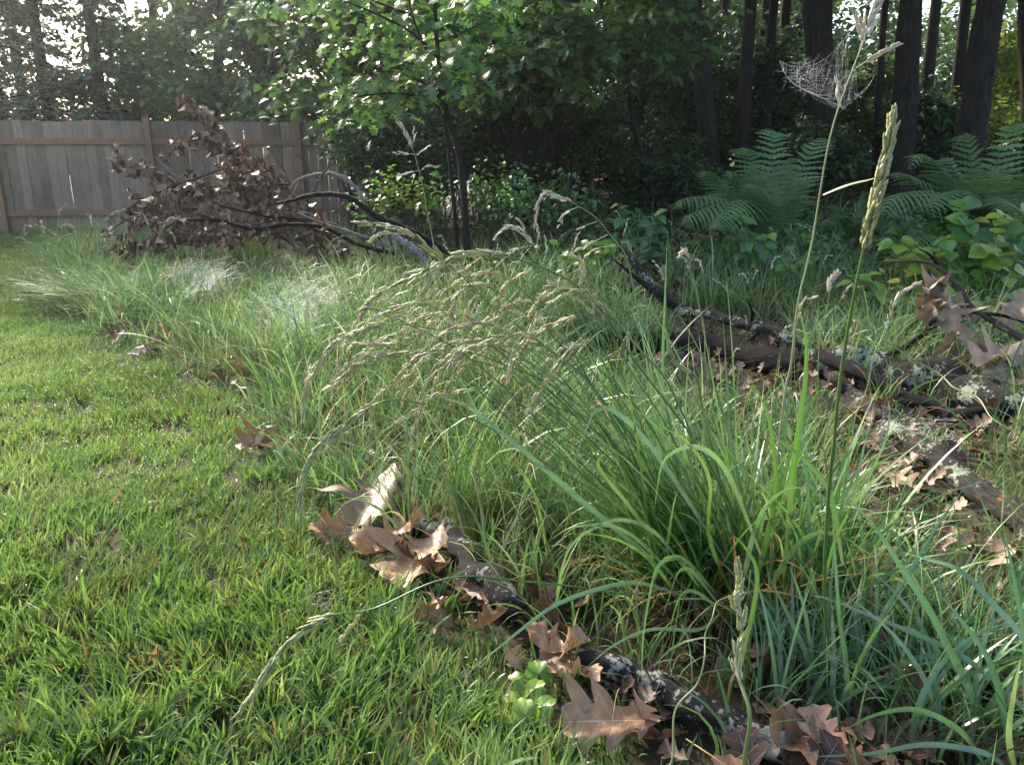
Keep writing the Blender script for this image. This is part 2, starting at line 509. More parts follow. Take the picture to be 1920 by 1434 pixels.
g = NG('spider_silk')
b = g.princ((.85, .87, .88), .35, .6)
tr = g.n('ShaderNodeBsdfTranslucent'); tr.inputs[0].default_value = (.9, .92, .92, 1)
mx = g.n('ShaderNodeMixShader'); mx.inputs[0].default_value = .5
g.l(b.outputs[0], mx.inputs[1]); g.l(tr.outputs[0], mx.inputs[2]); g.l(mx.outputs[0], g.out.inputs[0])
M['silk'] = g.m
g = NG('dew')
b = g.princ((1., 1., 1.), .02, .5); b.inputs['Transmission Weight'].default_value = 1; b.inputs['IOR'].default_value = 1.33
M['dew'] = g.end(b)
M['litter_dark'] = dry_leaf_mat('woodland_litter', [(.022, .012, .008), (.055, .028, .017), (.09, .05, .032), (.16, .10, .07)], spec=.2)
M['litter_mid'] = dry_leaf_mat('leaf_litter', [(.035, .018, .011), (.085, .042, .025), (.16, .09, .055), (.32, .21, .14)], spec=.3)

# ------------------------------------------------------------------ ground
def axis(lo, mid0, mid1, hi, d, grow=1.18):
    a = list(np.arange(mid0, mid1, d)); s = d; x = a[0]
    left = []
    while x > lo: s *= grow; x -= s; left.append(x)
    s = d; x = a[-1]; right = []
    while x < hi: s *= grow; x += s; right.append(x)
    return np.array(left[::-1] + a + right)
gx = axis(-180, -6, 8, 180, .11); gy = axis(-60, .4, 12, 260, .11)
X, Y = np.meshgrid(gx, gy)
V = np.stack([X, Y, H(X, Y)], -1).reshape(-1, 3)
i = np.arange(len(gy) - 1)[:, None] * len(gx) + np.arange(len(gx) - 1)[None]
mb = MB(); mb.add(V, np.stack([i, i + 1, i + 1 + len(gx), i + len(gx)], -1).reshape(-1, 4))
tag(mb.build('ground', M['soil']), kind='structure')

# lawn edge: photo points -> world curve x = edge(y)
_e = np.array([gp(a, b) for a, b in [(1170, 1434), (1010, 1290), (830, 1160), (680, 1060), (590, 960), (520, 860), (430, 745), (260, 655), (120, 600), (30, 570), (40, 520), (110, 470)]])
_o = np.argsort(_e[:, 1])
def edge(y): return np.interp(y, _e[_o, 1], _e[_o, 0])

# ------------------------------------------------------------------ fence
fa, fb = at(285, 300, 12.8), at(562, 300, 13.15)
fu = np.array([fb[0] - fa[0], fb[1] - fa[1]]); span = np.linalg.norm(fu); fu /= span
fn = np.array([fu[1], -fu[0]])                       # towards the camera
fence = thing('wooden_fence', 'weathered grey board fence with brown posts and rails behind the brush pile', 'fence', (fa[0], fa[1], 0))
g0 = np.random.default_rng(3)
def fbox(mb, u0, u1, z0, z1, d0, d1, tint, ztop=None):
    v = []
    for zz, top in ((z0, 0), (z1, 1)):
        for u, d in ((u0, d0), (u1, d0), (u1, d1), (u0, d1)):
            p = np.array([fa[0], fa[1]]) + fu * u + fn * d
            v.append((p[0], p[1], zz))
    q = [[0, 1, 2, 3], [4, 5, 6, 7], [0, 1, 5, 4], [1, 2, 6, 5], [2, 3, 7, 6], [3, 0, 4, 7]]
    mb.add(v, q, tint)
FT = 1.69
for s in range(-3, 2):
    mb = MB(); u = s * span + .004
    while u < (s + 1) * span - .03:
        wd = g0.uniform(.135, .145)
        u1 = min(u + wd, (s + 1) * span - .004)
        z1 = FT + g0.normal() * .006
        fbox(mb, u, u1, -.05, z1, -.012 + g0.normal() * .002, .006, g0.random())
        u = u1 + (g0.uniform(.001, .006) if g0.random() > .14 else g0.uniform(.008, .016))
    mb.build('board_panel', M['board'], fence, smooth=False)
    for zr in (1.385, .30):
        mb = MB(); fbox(mb, s * span + .05, (s + 1) * span - .05, zr - .045, zr + .045, .010, .05, g0.uniform(.3, .7))
        mb.build('rail', M['rail'], fence, smooth=False)
    mb = MB(); fbox(mb, s * span - .046, s * span + .046, -.1, FT + .05, .010, .10, g0.uniform(.35, .6))
    fbox(mb, s * span - .05, s * span + .05, FT + .053, FT + .07, .006, .104, .5)
    mb.build('post', M['rail'], fence, smooth=False)

# ------------------------------------------------------------------ trees
def trunk_tube(mb, pts, Y, r0, r1, ztop=None, seed=0, sides=12):
    p = [at(a, b, Y) for a, b in pts]
    b = p[0].copy(); b[2] = min(H(b[0], b[1]), b[2]) - .08
    p = [b] + ([x for x in p if x[2] > b[2] + .25])
    if ztop:
        d = p[-1] - p[-2]; d /= np.linalg.norm(d); d = d * .6 + np.array([0, 0, .6])
        while p[-1][2] < ztop: p.append(p[-1] + d * 1.2)
    P = smooth_path(p, 30)
    fl = np.r_[r0 * 1.5, r0 * 1.12, r0, np.linspace(r0, r1, 10)]
    tube(mb, P, fl, sides=sides, rough=.12, seed=seed, raw=True)
    return P

def tree(name, label, pts, Y, r0, r1, ztop, crowns, mat, tpl, group=None, cat='tree', bark='bark_tree', limbs=6, seed=1, cname='crown'):
    """crowns: (center xyz, radii, n clumps, n leaves, clump r, leaf size, tint range)"""
    g = np.random.default_rng(seed)
    mb = MB(); P = trunk_tube(mb, pts, Y, r0, r1, ztop, seed)
    t = thing(name, label, cat, P[0], group)
    cm = MB()
    for (c, rad, nc, nl, cr, sz, tn) in crowns:
        cl = leaf_cloud(cm, tpl, g, c, rad, nc, nl, cr, sz, tn)
        for k in g.choice(len(cl), min(limbs, len(cl)), replace=False):
            zz = np.clip(cl[k][2] - g.uniform(.6, 1.6), P[2][2], P[-1][2])
            s = P[np.argmin(abs(P[:, 2] - zz))]
            mid = (s + cl[k]) / 2 + np.array([0, 0, .12 * np.linalg.norm(cl[k] - s)])
            tube(mb, [s, mid, cl[k]], [r0 * .35, r0 * .2, r0 * .06], n=9, sides=5)
    mb.build('trunk', M[bark], t)
    if crowns: cm.build(cname, M[mat], t)
    return t

def C(px, py, Y): return at(px, py, Y)

# beyond the fence
tree('maple_tree', 'pale green maple beyond the fence behind the dead branch tip', [(395, 300), (400, 200), (410, 100), (415, 0)], 17, .13, .05, 5,
     [(C(420, 70, 17), (1.9, 1.4, 1.9), 60, 60, .55, .15, (.35, 1)), (C(370, 190, 16), (1.0, .8, .6), 16, 60, .4, .13, (.6, 1)), (C(500, -150, 17), (2.6, 2, 1.6), 50, 50, .6, .17, (.2, .8))], 'tree', MAPLE, seed=21)
tree('leaning_tree', 'dark leaning trunk beyond the fence at the top of the picture with dense drooping crown', [(535, 300), (508, 190), (480, 120), (455, 65), (428, 0)], 16, .14, .09, 7,
     [(C(560, 110, 15.4), (1.5, 1.1, 1.7), 60, 60, .5, .13, (.1, .7)), (C(640, -10, 15), (1.6, 1.2, 1.3), 40, 60, .5, .13, (.1, .6)), (C(540, 205, 14.6), (1.1, .6, .45), 26, 60, .36, .12, (.4, 1))], 'tree', MAPLE, seed=22)
tree('maple_tree', 'broad grey green maple beyond the fence beside the conifers', [(300, 300), (295, 180), (290, 60)], 18.5, .14, .06, 6,
     [(C(300, 20, 18.5), (1.8, 1.4, 2.2), 50, 60, .6, .16, (.1, .7)), (C(270, 150, 17.5), (1.7, 1.0, 1.0), 40, 60, .5, .14, (.2, .8))], 'tree', MAPLE, seed=23)

def conifer(label, px, Y, ht, r, seed, lean=0):
    g = np.random.default_rng(seed)
    b = at(px, 300, Y); b[2] = H(b[0], b[1])
    t = thing('conifer_tree', label, 'tree', b, 'conifers beyond the fence')
    mb = MB(); top = b + [lean, 0, ht]
    tube(mb, [b - [0, 0, .1], (b + top) / 2, top], [.15, .11, .03], n=14, sides=9, rough=.1, seed=seed)
    cm = MB()
    P, HD, NR = [], [], []
    for z in np.arange(1.2, ht, .30):
        f = 1 - z / ht
        for k in range(5):
            if g.random() < .38: continue
            a = g.uniform(0, 6.28); L = r * (.35 + .75 * f) * g.uniform(.6, 1.15)
            o = b + (top - b) * (z / ht)
            d = np.array([math.cos(a), math.sin(a), 0])
            s = np.linspace(.15, 1, 9)
            pts = o + d * (s * L)[:, None] + np.array([0, 0, 1]) * (.18 * L * s - .45 * L * s ** 2)[:, None]
            tube(mb, pts[[0, 4, 8]], [.022, .012, .004], n=6, sides=4)
            n = int(40 + 90 * L / r)
            kk = g.integers(0, 9, n)
            side = np.cross(d, [0, 0, 1])
            sp = g.normal(size=n) * .25 * L * (1.1 - s[kk] * .7)
            pos = pts[kk] + d * g.uniform(-.1, .1, n)[:, None] + side * sp[:, None] + np.array([0, 0, 1]) * (-.35 * np.abs(sp) + g.normal(size=n) * .04)[:, None]
            hd = d[None] * .6 + side * np.sign(sp)[:, None] * .7 + rdir(g, n) * .35; hd[:, 2] -= .35
            nr = rdir(g, n) * .5; nr[:, 2] += 1
            P.append(pos); HD.append(hd); NR.append(nr)
    P = np.vstack(P)
    scatter(cm, NARROW, P, rotmats(np.vstack(NR), np.vstack(HD)), g.uniform(.12, .24, len(P)), g.random(len(P)))
    mb.build('trunk', M['bark_tree'], t); cm.build('crown', M['conifer'], t)
conifer('blue green conifer beyond the fence at the far left of the picture', 15, 17, 8.5, 1.8, 31)
conifer('tall dark conifer beyond the fence, right of the sun glare', 105, 17.6, 10, 1.7, 32)
conifer('conifer beyond the fence, nearest to the broad grey green maple', 205, 17, 7.5, 1.7, 33)
conifer('slim far conifer showing between the two leftmost conifers', 62, 21, 10.5, 1.6, 34)

# woodland trunks at the right, crowns mostly above the frame and shading the floor
wt = [
 ('thick dark trunk at the left edge of the woodland, above the bramble thicket', [(1082, 300), (1078, 150), (1074, 0)], 11, .165),
 ('slim dark trunk left of the thick one above the bramble thicket', [(1016, 300), (1008, 150), (1012, 0)], 12, .09),
 ('thin trunk just behind the thick trunk above the thicket', [(1050, 300), (1040, 150), (1030, 0)], 13, .075),
 ('dark trunk leaning left, rising from left of the tall fern clump', [(1338, 350), (1324, 230), (1316, 120), (1300, 0)], 10, .11),
 ('straight narrow black trunk above the left fern clump', [(1392, 340), (1398, 150), (1408, 0)], 10.6, .085),
 ('thin pole trunk right of the narrow black trunk', [(1434, 320), (1440, 150), (1452, 0)], 12, .07),
 ('broad grey trunk behind the spider web', [(1548, 330), (1540, 160), (1532, 0)], 10.4, .18),
 ('thin crooked pole trunk behind the tall seed stalk', [(1640, 320), (1650, 150), (1660, 0)], 11.5, .05),
 ('dark upright trunk between the two fern clumps', [(1690, 340), (1698, 160), (1708, 0)], 9.4, .135),
 ('slender trunk right of the upright trunk between the ferns', [(1778, 320), (1796, 150), (1812, 0)], 12.5, .085),
 ('thick black trunk leaning right behind the right fern clump', [(1808, 340), (1832, 170), (1858, 0)], 9.2, .15),
 ('trunk cut off by the right edge of the picture', [(1935, 340), (1930, 150), (1926, 0)], 11.5, .12),
]
for k, (lab, pts, Y, r) in enumerate(wt):
    g = np.random.default_rng(100 + k)
    c = at(pts[-1][0] + g.uniform(-60, 60), -250, Y); c[2] = g.uniform(5.0, 6.2); c[1] += g.uniform(-.7, 1.0)
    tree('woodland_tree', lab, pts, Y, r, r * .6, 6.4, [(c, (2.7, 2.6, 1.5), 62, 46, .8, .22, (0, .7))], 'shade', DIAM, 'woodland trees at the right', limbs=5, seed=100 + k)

t = thing('sapling', 'thin crooked leafless sapling curving beside the thicket in front of the woodland', 'tree', (0, 0, 0))
mb = MB(); P = [at(a, b, 9) for a, b in [(1216, 370), (1205, 300), (1190, 240), (1168, 115), (1140, 60), (1122, -20)]]; P[0][2] = H(P[0][0], P[0][1]) - .05
t.location = tuple(P[0])
tube(mb, P, [.035, .03, .025, .02], n=26, sides=8, rough=.15, seed=2)
mb.build('stem', M['bark_tree'], t)
mb = MB()
for q in ([(1172, 120), (1182, 60), (1180, -10)], [(1196, 260), (1230, 240), (1268, 280), (1280, 350)], [(1192, 235), (1150, 225), (1100, 245)]):
    mb = MB(); tube(mb, [at(a, b, 9) for a, b in q], [.018, .012, .008], n=12, sides=5)
    mb.build('branch', M['bark_tree'], t)

# far woodland: one mass of leaves, poles and floor growth
g = np.random.default_rng(8)
mb = MB()
for (px, py, Y, rx, ry, n, tn, sz) in [
    (700, 60, 20, 2.4, 2.4, 60, (.2, .8), .18), (820, 40, 17, 2.2, 2.4, 60, (.1, .6), .16), (960, 150, 16, 2.4, 1.6, 60, (.1, .7), .16), (1100, 60, 18, 2.6, 2.0, 54, (.2, .8), .17),
    (1230, 170, 15, 2.0, 1.7, 56, (.1, .6), .15), (1330, 60, 19, 2.4, 2, 50, (.3, 1), .18), (1450, 160, 16, 2.2, 1.6, 56, (.2, .9), .16), (1590, 80, 20, 2.6, 2.2, 50, (.5, 1), .18),
    (1700, 200, 17, 2.2, 1.4, 56, (.5, 1), .16), (1800, 90, 21, 2.6, 2.2, 40, (.7, 1), .19), (1900, 200, 16, 2.2, 1.6, 56, (.4, 1), .16), (2020, 80, 18, 2.6, 2.4, 56, (.4, 1), .18),  # higher tints towards the right paint sunlit leaves as yellow green
    (900, 240, 14, 2.2, 1.0, 50, (.1, .6), .14), (1150, 270, 13.5, 1.8, .7, 44, (.1, .6), .13), (1400, 290, 14, 2.2, .7, 44, (.1, .7), .13), (1650, 300, 14, 2.0, .7, 44, (.2, .8), .13), (1880, 300, 13, 1.8, .6, 40, (.2, .8), .13),
    (600, 100, 24, 3, 3, 60, (.1, .7), .2), (330, 190, 25, 3, 1.2, 40, (.1, .7), .2), (120, 200, 24, 3, .7, 20, (.1, .6), .2), (950, 100, 24, 4, 3.4, 110, (.1, .7), .22), (1150, 60, 25, 4, 3.4, 110, (.1, .7), .22), (1350, 80, 25, 4, 3.2, 100, (.2, .8), .22), (1500, 150, 27, 4, 3, 60, (.5, 1), .22), (1750, 160, 27, 4, 3, 60, (.6, 1), .22), (2000, 150, 26, 4, 3, 70, (.5, 1), .22)]:
    leaf_cloud(mb, DIAM, g, at(px, py, Y), (rx, 1.4, ry), n, 60, .62, sz, tn, shell=.15)
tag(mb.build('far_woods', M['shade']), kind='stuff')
g = np.random.default_rng(9)
mb = MB()
for k in range(46):
    px = g.uniform(640, 2150); Y = g.uniform(13, 25)
    a = at(px, 330, Y); a[2] = H(a[0], a[1]) - .1
    b = a + [g.normal() * .5, g.normal() * .3, g.uniform(6, 9)]
    tube(mb, [a, (a + b) / 2 + rdir(g, 1)[0] * .15, b], [g.uniform(.05, .15), .08, .04], n=10, sides=6, rough=.1, seed=k)
tag(mb.build('far_trunks', M['bark_tree']), kind='stuff')

# undergrowth thicket in front of the woods
def shrub(label, px, py, Y, rx, ry, n, nl, sz, tn, mat, tpl, seed, group=None, name='shrub', cr=.3, bare=5, flat=.5):
    g = np.random.default_rng(seed)
    c = at(px, py, Y); b = np.array([c[0], c[1], H(c[0], c[1])])
    t = thing(name, label, 'shrub', b, group)
    mb, cm = MB(), MB()
    m = mpp(c)
    cl = leaf_cloud(cm, tpl, g, c, (rx * m, .55 * rx * m, ry * m), n, nl, cr, sz, tn, shell=.3, flat=flat)
    for k in range(min(len(cl), 12 + bare)):
        s = b + [g.normal() * .12, g.normal() * .12, -.05]
        mid = (s + cl[k]) / 2 + rdir(g, 1)[0] * .15
        tube(mb, [s, mid, cl[k]], [.014, .010, .004], n=9, sides=5)
    mb.build('stem', M['bark_twig'], t); cm.build('foliage', M[mat], t)
SG = 'understory shrubs along the wood edge'
shrub('fine leaved grey green shrub against the right end of the fence', 690, 245, 8.8, 75, 80, 50, 110, .045, (.3, 1), 'tree', OVATE, 41, SG, cr=.22)
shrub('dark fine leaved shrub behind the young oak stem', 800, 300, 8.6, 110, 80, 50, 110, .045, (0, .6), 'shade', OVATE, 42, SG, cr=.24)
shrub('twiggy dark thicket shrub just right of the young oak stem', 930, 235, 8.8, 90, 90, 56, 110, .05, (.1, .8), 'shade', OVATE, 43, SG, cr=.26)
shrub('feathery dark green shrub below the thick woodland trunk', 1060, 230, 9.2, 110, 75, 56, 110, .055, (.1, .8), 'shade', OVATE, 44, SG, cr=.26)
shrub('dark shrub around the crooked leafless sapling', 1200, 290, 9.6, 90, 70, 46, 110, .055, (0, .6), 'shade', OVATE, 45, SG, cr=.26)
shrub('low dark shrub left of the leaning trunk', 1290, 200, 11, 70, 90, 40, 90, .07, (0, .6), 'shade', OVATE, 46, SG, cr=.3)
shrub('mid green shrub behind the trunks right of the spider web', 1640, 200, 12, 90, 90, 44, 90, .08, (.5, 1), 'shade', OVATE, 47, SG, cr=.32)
shrub('yellowish shrub lit from behind at the right edge of the woods', 1880, 160, 12.5, 90, 100, 44, 90, .09, (.6, 1), 'herb', OVATE, 48, SG, cr=.32)  # back light is put into the yellow leaf tints
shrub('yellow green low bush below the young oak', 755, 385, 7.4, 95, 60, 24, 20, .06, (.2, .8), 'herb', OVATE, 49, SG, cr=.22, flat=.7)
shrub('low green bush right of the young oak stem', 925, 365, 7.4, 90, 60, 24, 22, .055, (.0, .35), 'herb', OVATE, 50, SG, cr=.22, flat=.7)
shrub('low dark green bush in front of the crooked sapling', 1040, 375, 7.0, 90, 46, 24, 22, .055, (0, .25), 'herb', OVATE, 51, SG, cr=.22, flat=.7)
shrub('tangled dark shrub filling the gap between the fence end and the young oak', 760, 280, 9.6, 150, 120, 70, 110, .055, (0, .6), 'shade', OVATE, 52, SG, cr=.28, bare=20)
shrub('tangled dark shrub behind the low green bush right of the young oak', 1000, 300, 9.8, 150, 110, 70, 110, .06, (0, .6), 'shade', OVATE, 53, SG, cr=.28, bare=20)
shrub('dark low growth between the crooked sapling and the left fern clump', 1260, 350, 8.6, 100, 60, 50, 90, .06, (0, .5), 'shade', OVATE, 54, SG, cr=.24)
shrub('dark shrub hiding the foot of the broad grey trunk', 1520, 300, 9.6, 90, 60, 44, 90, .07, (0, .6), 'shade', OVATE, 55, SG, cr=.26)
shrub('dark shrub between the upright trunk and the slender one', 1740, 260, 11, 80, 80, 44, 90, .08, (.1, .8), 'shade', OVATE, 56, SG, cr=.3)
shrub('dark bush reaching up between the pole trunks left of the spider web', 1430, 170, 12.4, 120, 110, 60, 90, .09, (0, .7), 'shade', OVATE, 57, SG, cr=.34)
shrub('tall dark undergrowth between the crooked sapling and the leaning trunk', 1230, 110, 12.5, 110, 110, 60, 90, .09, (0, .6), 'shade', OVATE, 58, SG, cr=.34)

tree('young_tree', 'slender dark young tree with hanging leafy boughs between the young oak and the thick trunk', [(985, 400), (975, 250), (968, 120), (975, 0)], 8.3, .035, .02, 4.2,
     [(C(960, 60, 8), (.75, .5, .45), 22, 26, .30, .13, (.0, .6)), (C(1130, 90, 8.2), (.7, .5, .4), 20, 26, .30, .13, (0, .5)), (C(1010, 150, 7.9), (.5, .4, .25), 12, 26, .26, .12, (.1, .6)), (C(1250, 40, 8.6), (.6, .5, .4), 16, 26, .3, .13, (0, .5)), (C(900, 130, 8.2), (.5, .4, .35), 12, 26, .26, .12, (.1, .6))], 'oak', MAPLE, seed=25, limbs=14)
tree('young_tree', 'leafy dark young tree behind the young oak, right of the fence end', [(660, 330), (670, 200), (680, 60), (690, -20)], 10.5, .05, .03, 5,
     [(C(640, 120, 10.5), (1.0, .6, .8), 36, 34, .36, .13, (0, .5)), (C(760, 60, 10.2), (.9, .6, .8), 30, 34, .36, .13, (0, .5)), (C(560, 30, 11), (.9, .6, .5), 26, 34, .36, .13, (.1, .6))], 'oak', MAPLE, seed=26, limbs=14)

# young oak at the wood edge
g = np.random.default_rng(60)
YO = 6.8
b = at(872, 430, YO); b[2] = H(b[0], b[1])
oak = thing('young_oak', 'young oak with two slender stems and large lobed leaves left of the woods', 'tree', b)
mb = MB()
for pts, r in (([(878, 425), (868, 340), (856, 270), (838, 215), (826, 150), (818, 60), (812, -60)], (.034, .027, .02, .016)), ([(862, 425), (846, 330), (836, 250), (822, 165)], (.02, .016, .013))):
    P = [at(a, c, YO) for a, c in pts]; P[0][2] = b[2] - .05
    tube(mb, P, r, n=26, sides=8, rough=.15, seed=len(pts))
mb.build('trunk', M['bark_tree'], oak)
mb = MB()
for pts in ([(842, 225), (815, 195), (770, 178), (715, 176), (665, 182)], [(822, 155), (795, 85), (775, 35), (760, -30)], [(822, 110), (770, 60), (690, 20), (620, -5)], [(775, 30), (720, 10), (650, -20)], [(838, 200), (800, 160), (740, 135), (690, 140)], [(820, 80), (870, 60), (930, 30)], [(826, 150), (860, 130), (900, 110)]):
    tube(mb, [at(a, c, YO - .15 * k) for k, (a, c) in enumerate(pts)], [.013, .009, .004], n=14, sides=6)
mb.build('branch', M['bark_tree'], oak)
mb = MB()
def leafspray(px, py, rx, ry, n, sz, Y, tn, droop=1.1):
    m = Y / F
    c = at(px, py, Y)
    off = np.stack([g.normal(size=n) * rx * m * .55, g.normal(size=n) * .18, g.normal(size=n) * ry * m * .55], -1)
    hd = off * 2 + rdir(g, n) * .25; hd[:, 2] -= droop * .2
    nr = rdir(g, n) * .7; nr[:, 2] += .9; nr[:, 1] -= .25
    scatter(mb, LOBED, c + off, rotmats(nr, hd), sz * .88 * g.uniform(.7, 1.2, n), np.clip(g.uniform(tn[0] - .1, tn[1] - .22, n), 0, 1))
for a in [(810, 130, 55, 42, 60, .17, 6.5, (.1, .7)), (770, 165, 60, 30, 46, .15, 6.4, (.2, .8)), (700, 165, 60, 40, 60, .13, 6.5, (.4, 1)), (650, 185, 40, 30, 26, .12, 6.4, (.5, 1)), (700, 205, 60, 40, 50, .12, 6.6, (.2, .8)),
          (630, 75, 30, 30, 22, .14, 6.6, (.5, 1)), (700, 60, 70, 40, 60, .14, 6.9, (.3, .9)), (600, 5, 80, 30, 40, .15, 6.7, (.6, 1)), (740, 10, 80, 40, 60, .15, 7, (.3, .9)), (520, 5, 36, 20, 14, .16, 6.6, (.5, 1)),
          (860, 90, 60, 50, 40, .15, 7, (.1, .7)), (780, 80, 50, 40, 40, .15, 7, (.2, .8)), (900, 20, 70, 50, 44, .15, 7.2, (.1, .7)), (860, 160, 36, 20, 18, .14, 6.6, (.2, .7)), (960, 80, 60, 50, 40, .15, 7.5, (0, .6)), (880, -40, 160, 50, 90, .16, 7, (.2, .8)), (640, -60, 120, 50, 80, .16, 6.8, (.4, 1))]:
    leafspray(*a)
mb.build('crown', M['oak'], oak)

# ------------------------------------------------------------------ grass and litter masses
def ground_samples(g, n, y0, y1, marg=.35):
    y = g.uniform(y0, y1, n)
    x = g.uniform(-1, 1, n) * (.70 * y + marg)
    return x, y

def lawn():
    g = np.random.default_rng(70)
    mb = MB()
    x, y = ground_samples(g, 40000, .95, 13.2)
    k = (x < edge(y) + g.normal(size=len(x)) * .04 * np.sqrt(y)) & (g.random(len(x)) < np.interp(y, [1, 1.8, 3], [.62, .78, 1]) * np.clip(1.1 + .45 * vnoise(x, y, 9, 7), .45, 1))
    # a few lawn tufts inside the bed too
    x, y = x[k], y[k]
    nb = 17
    lx, ly_ = project(x, y, H(x, y))
    hn = 1 + .45 * vnoise(x, y, 2.2, 3) + .25 * vnoise(x, y, 7, 5)
    cl_t = np.clip(.63 + .22 * vnoise(x, y, 1.3, 1) + .16 * vnoise(x, y, 6, 2) + g.normal(size=len(x)) * .07, .2, .95)
    swirl = vnoise(x, y, 1.6, 9) * 3 + g.normal(size=len(x)) * .5
    brown = g.random(len(x)) < .06 + .05 * (vnoise(x, y, 3, 4) > .55)
    for near in (0, 1):
        m = (y < 4.2) == bool(near)
        i = np.repeat(np.nonzero(m)[0], nb)
        N = len(i)
        s = .010 + .0035 * y[i]
        bx = x[i] + g.normal(size=N) * s; by = y[i] + g.normal(size=N) * s
        az = np.where(g.random(N) < .5, np.arctan2(by - y[i], bx - x[i]), swirl[i]) + g.normal(size=N) * .6
        L = g.uniform(.024, .066, N) * np.clip(hn[i], .45, 1.7) * (1 + .02 * y[i]) * np.interp(y[i], [1.0, 1.8, 3], [1.6, 1.3, 1])
        L = clear(lx[i], ly_[i], y[i], L, g, .5)
        wd = g.uniform(.0021, .0042, N) * (1 + .10 * np.maximum(0, y[i] - 1.5))
        wide = g.random(N) < .05
        wd = wd * np.interp(y[i], [1.0, 1.8, 3, 6], [1.75, 1.45, 1.15, 1.1])
        wd = np.where(wide, wd * 1.9, wd); L = np.where(wide, L * 1.2, L)
        t = np.clip(cl_t[i] + g.normal(size=N) * .13, .18, 1)
        t = np.where(brown[i] & (g.random(N) < .6), g.uniform(0, .12, N), t)
        t = np.where(g.random(N) < .03, g.uniform(0, .1, N), t)
        blades(mb, np.stack([bx, by, H(bx, by) - .004], -1), az, L, wd, np.abs(g.normal(size=N) * .35) + .08, g.uniform(.1, 1.3, N), K=4 if near else 3, tint=t, twist=g.normal(size=N) * .7)
    tag(mb.build('lawn_grass', M['lawn']), kind='stuff')

# grass stays short where logs, sticks and leaf heaps lie on it
FRONT = [[(1165, 480), (1225, 540), (1268, 592), (1335, 606), (1420, 626), (1480, 650), (1520, 690), (1580, 740), (1640, 800), (1720, 862), (1790, 910), (1850, 955), (1920, 1010)],
         [(1040, 650), (1150, 668), (1250, 672), (1330, 682), (1420, 705), (1500, 720)], [(1540, 720), (1640, 740), (1740, 765), (1830, 785), (1920, 800)],
         [(770, 1005), (840, 1015), (870, 1058), (905, 1102), (940, 1135), (990, 1160)], [(1090, 1250), (1150, 1278), (1230, 1316), (1320, 1358), (1400, 1394), (1480, 1430)],
         [(1700, 640), (1760, 690), (1850, 730), (1920, 780)], [(590, 1010), (650, 1020), (720, 1040), (800, 1050)], [(640, 950), (690, 985), (760, 960)], [(740, 1085), (800, 1090)], [(430, 845), (520, 845)], [(230, 672), (300, 668)], [(420, 725), (490, 728)],
         [(770, 1160), (860, 1180), (950, 1175)], [(950, 1260), (1000, 1270), (1110, 1275)], [(1060, 1390), (1230, 1390)], [(1450, 1410), (1590, 1400)], [(1650, 930), (1710, 935)], [(210, 480), (330, 490), (480, 480), (600, 470), (700, 470)]]
def clear(px, py, y, h, g, soft=.25):
    h = h.copy()
    leak = g.random(len(h)) < soft * np.where(y > 2.4, .36, .25)
    for pi, poly in enumerate(FRONT):
        q = np.array(poly, float)
        ly = np.interp(px, q[:, 0], q[:, 1], left=1e6, right=1e6)
        room = (py - ly) / F * y * .95
        m = (py >= ly - 34 / np.maximum(y, 1)) & (h > room) & (~leak | (pi == 0))
        h = np.where(m, np.maximum(np.maximum(room * .62, 0), .022), h)
    return h

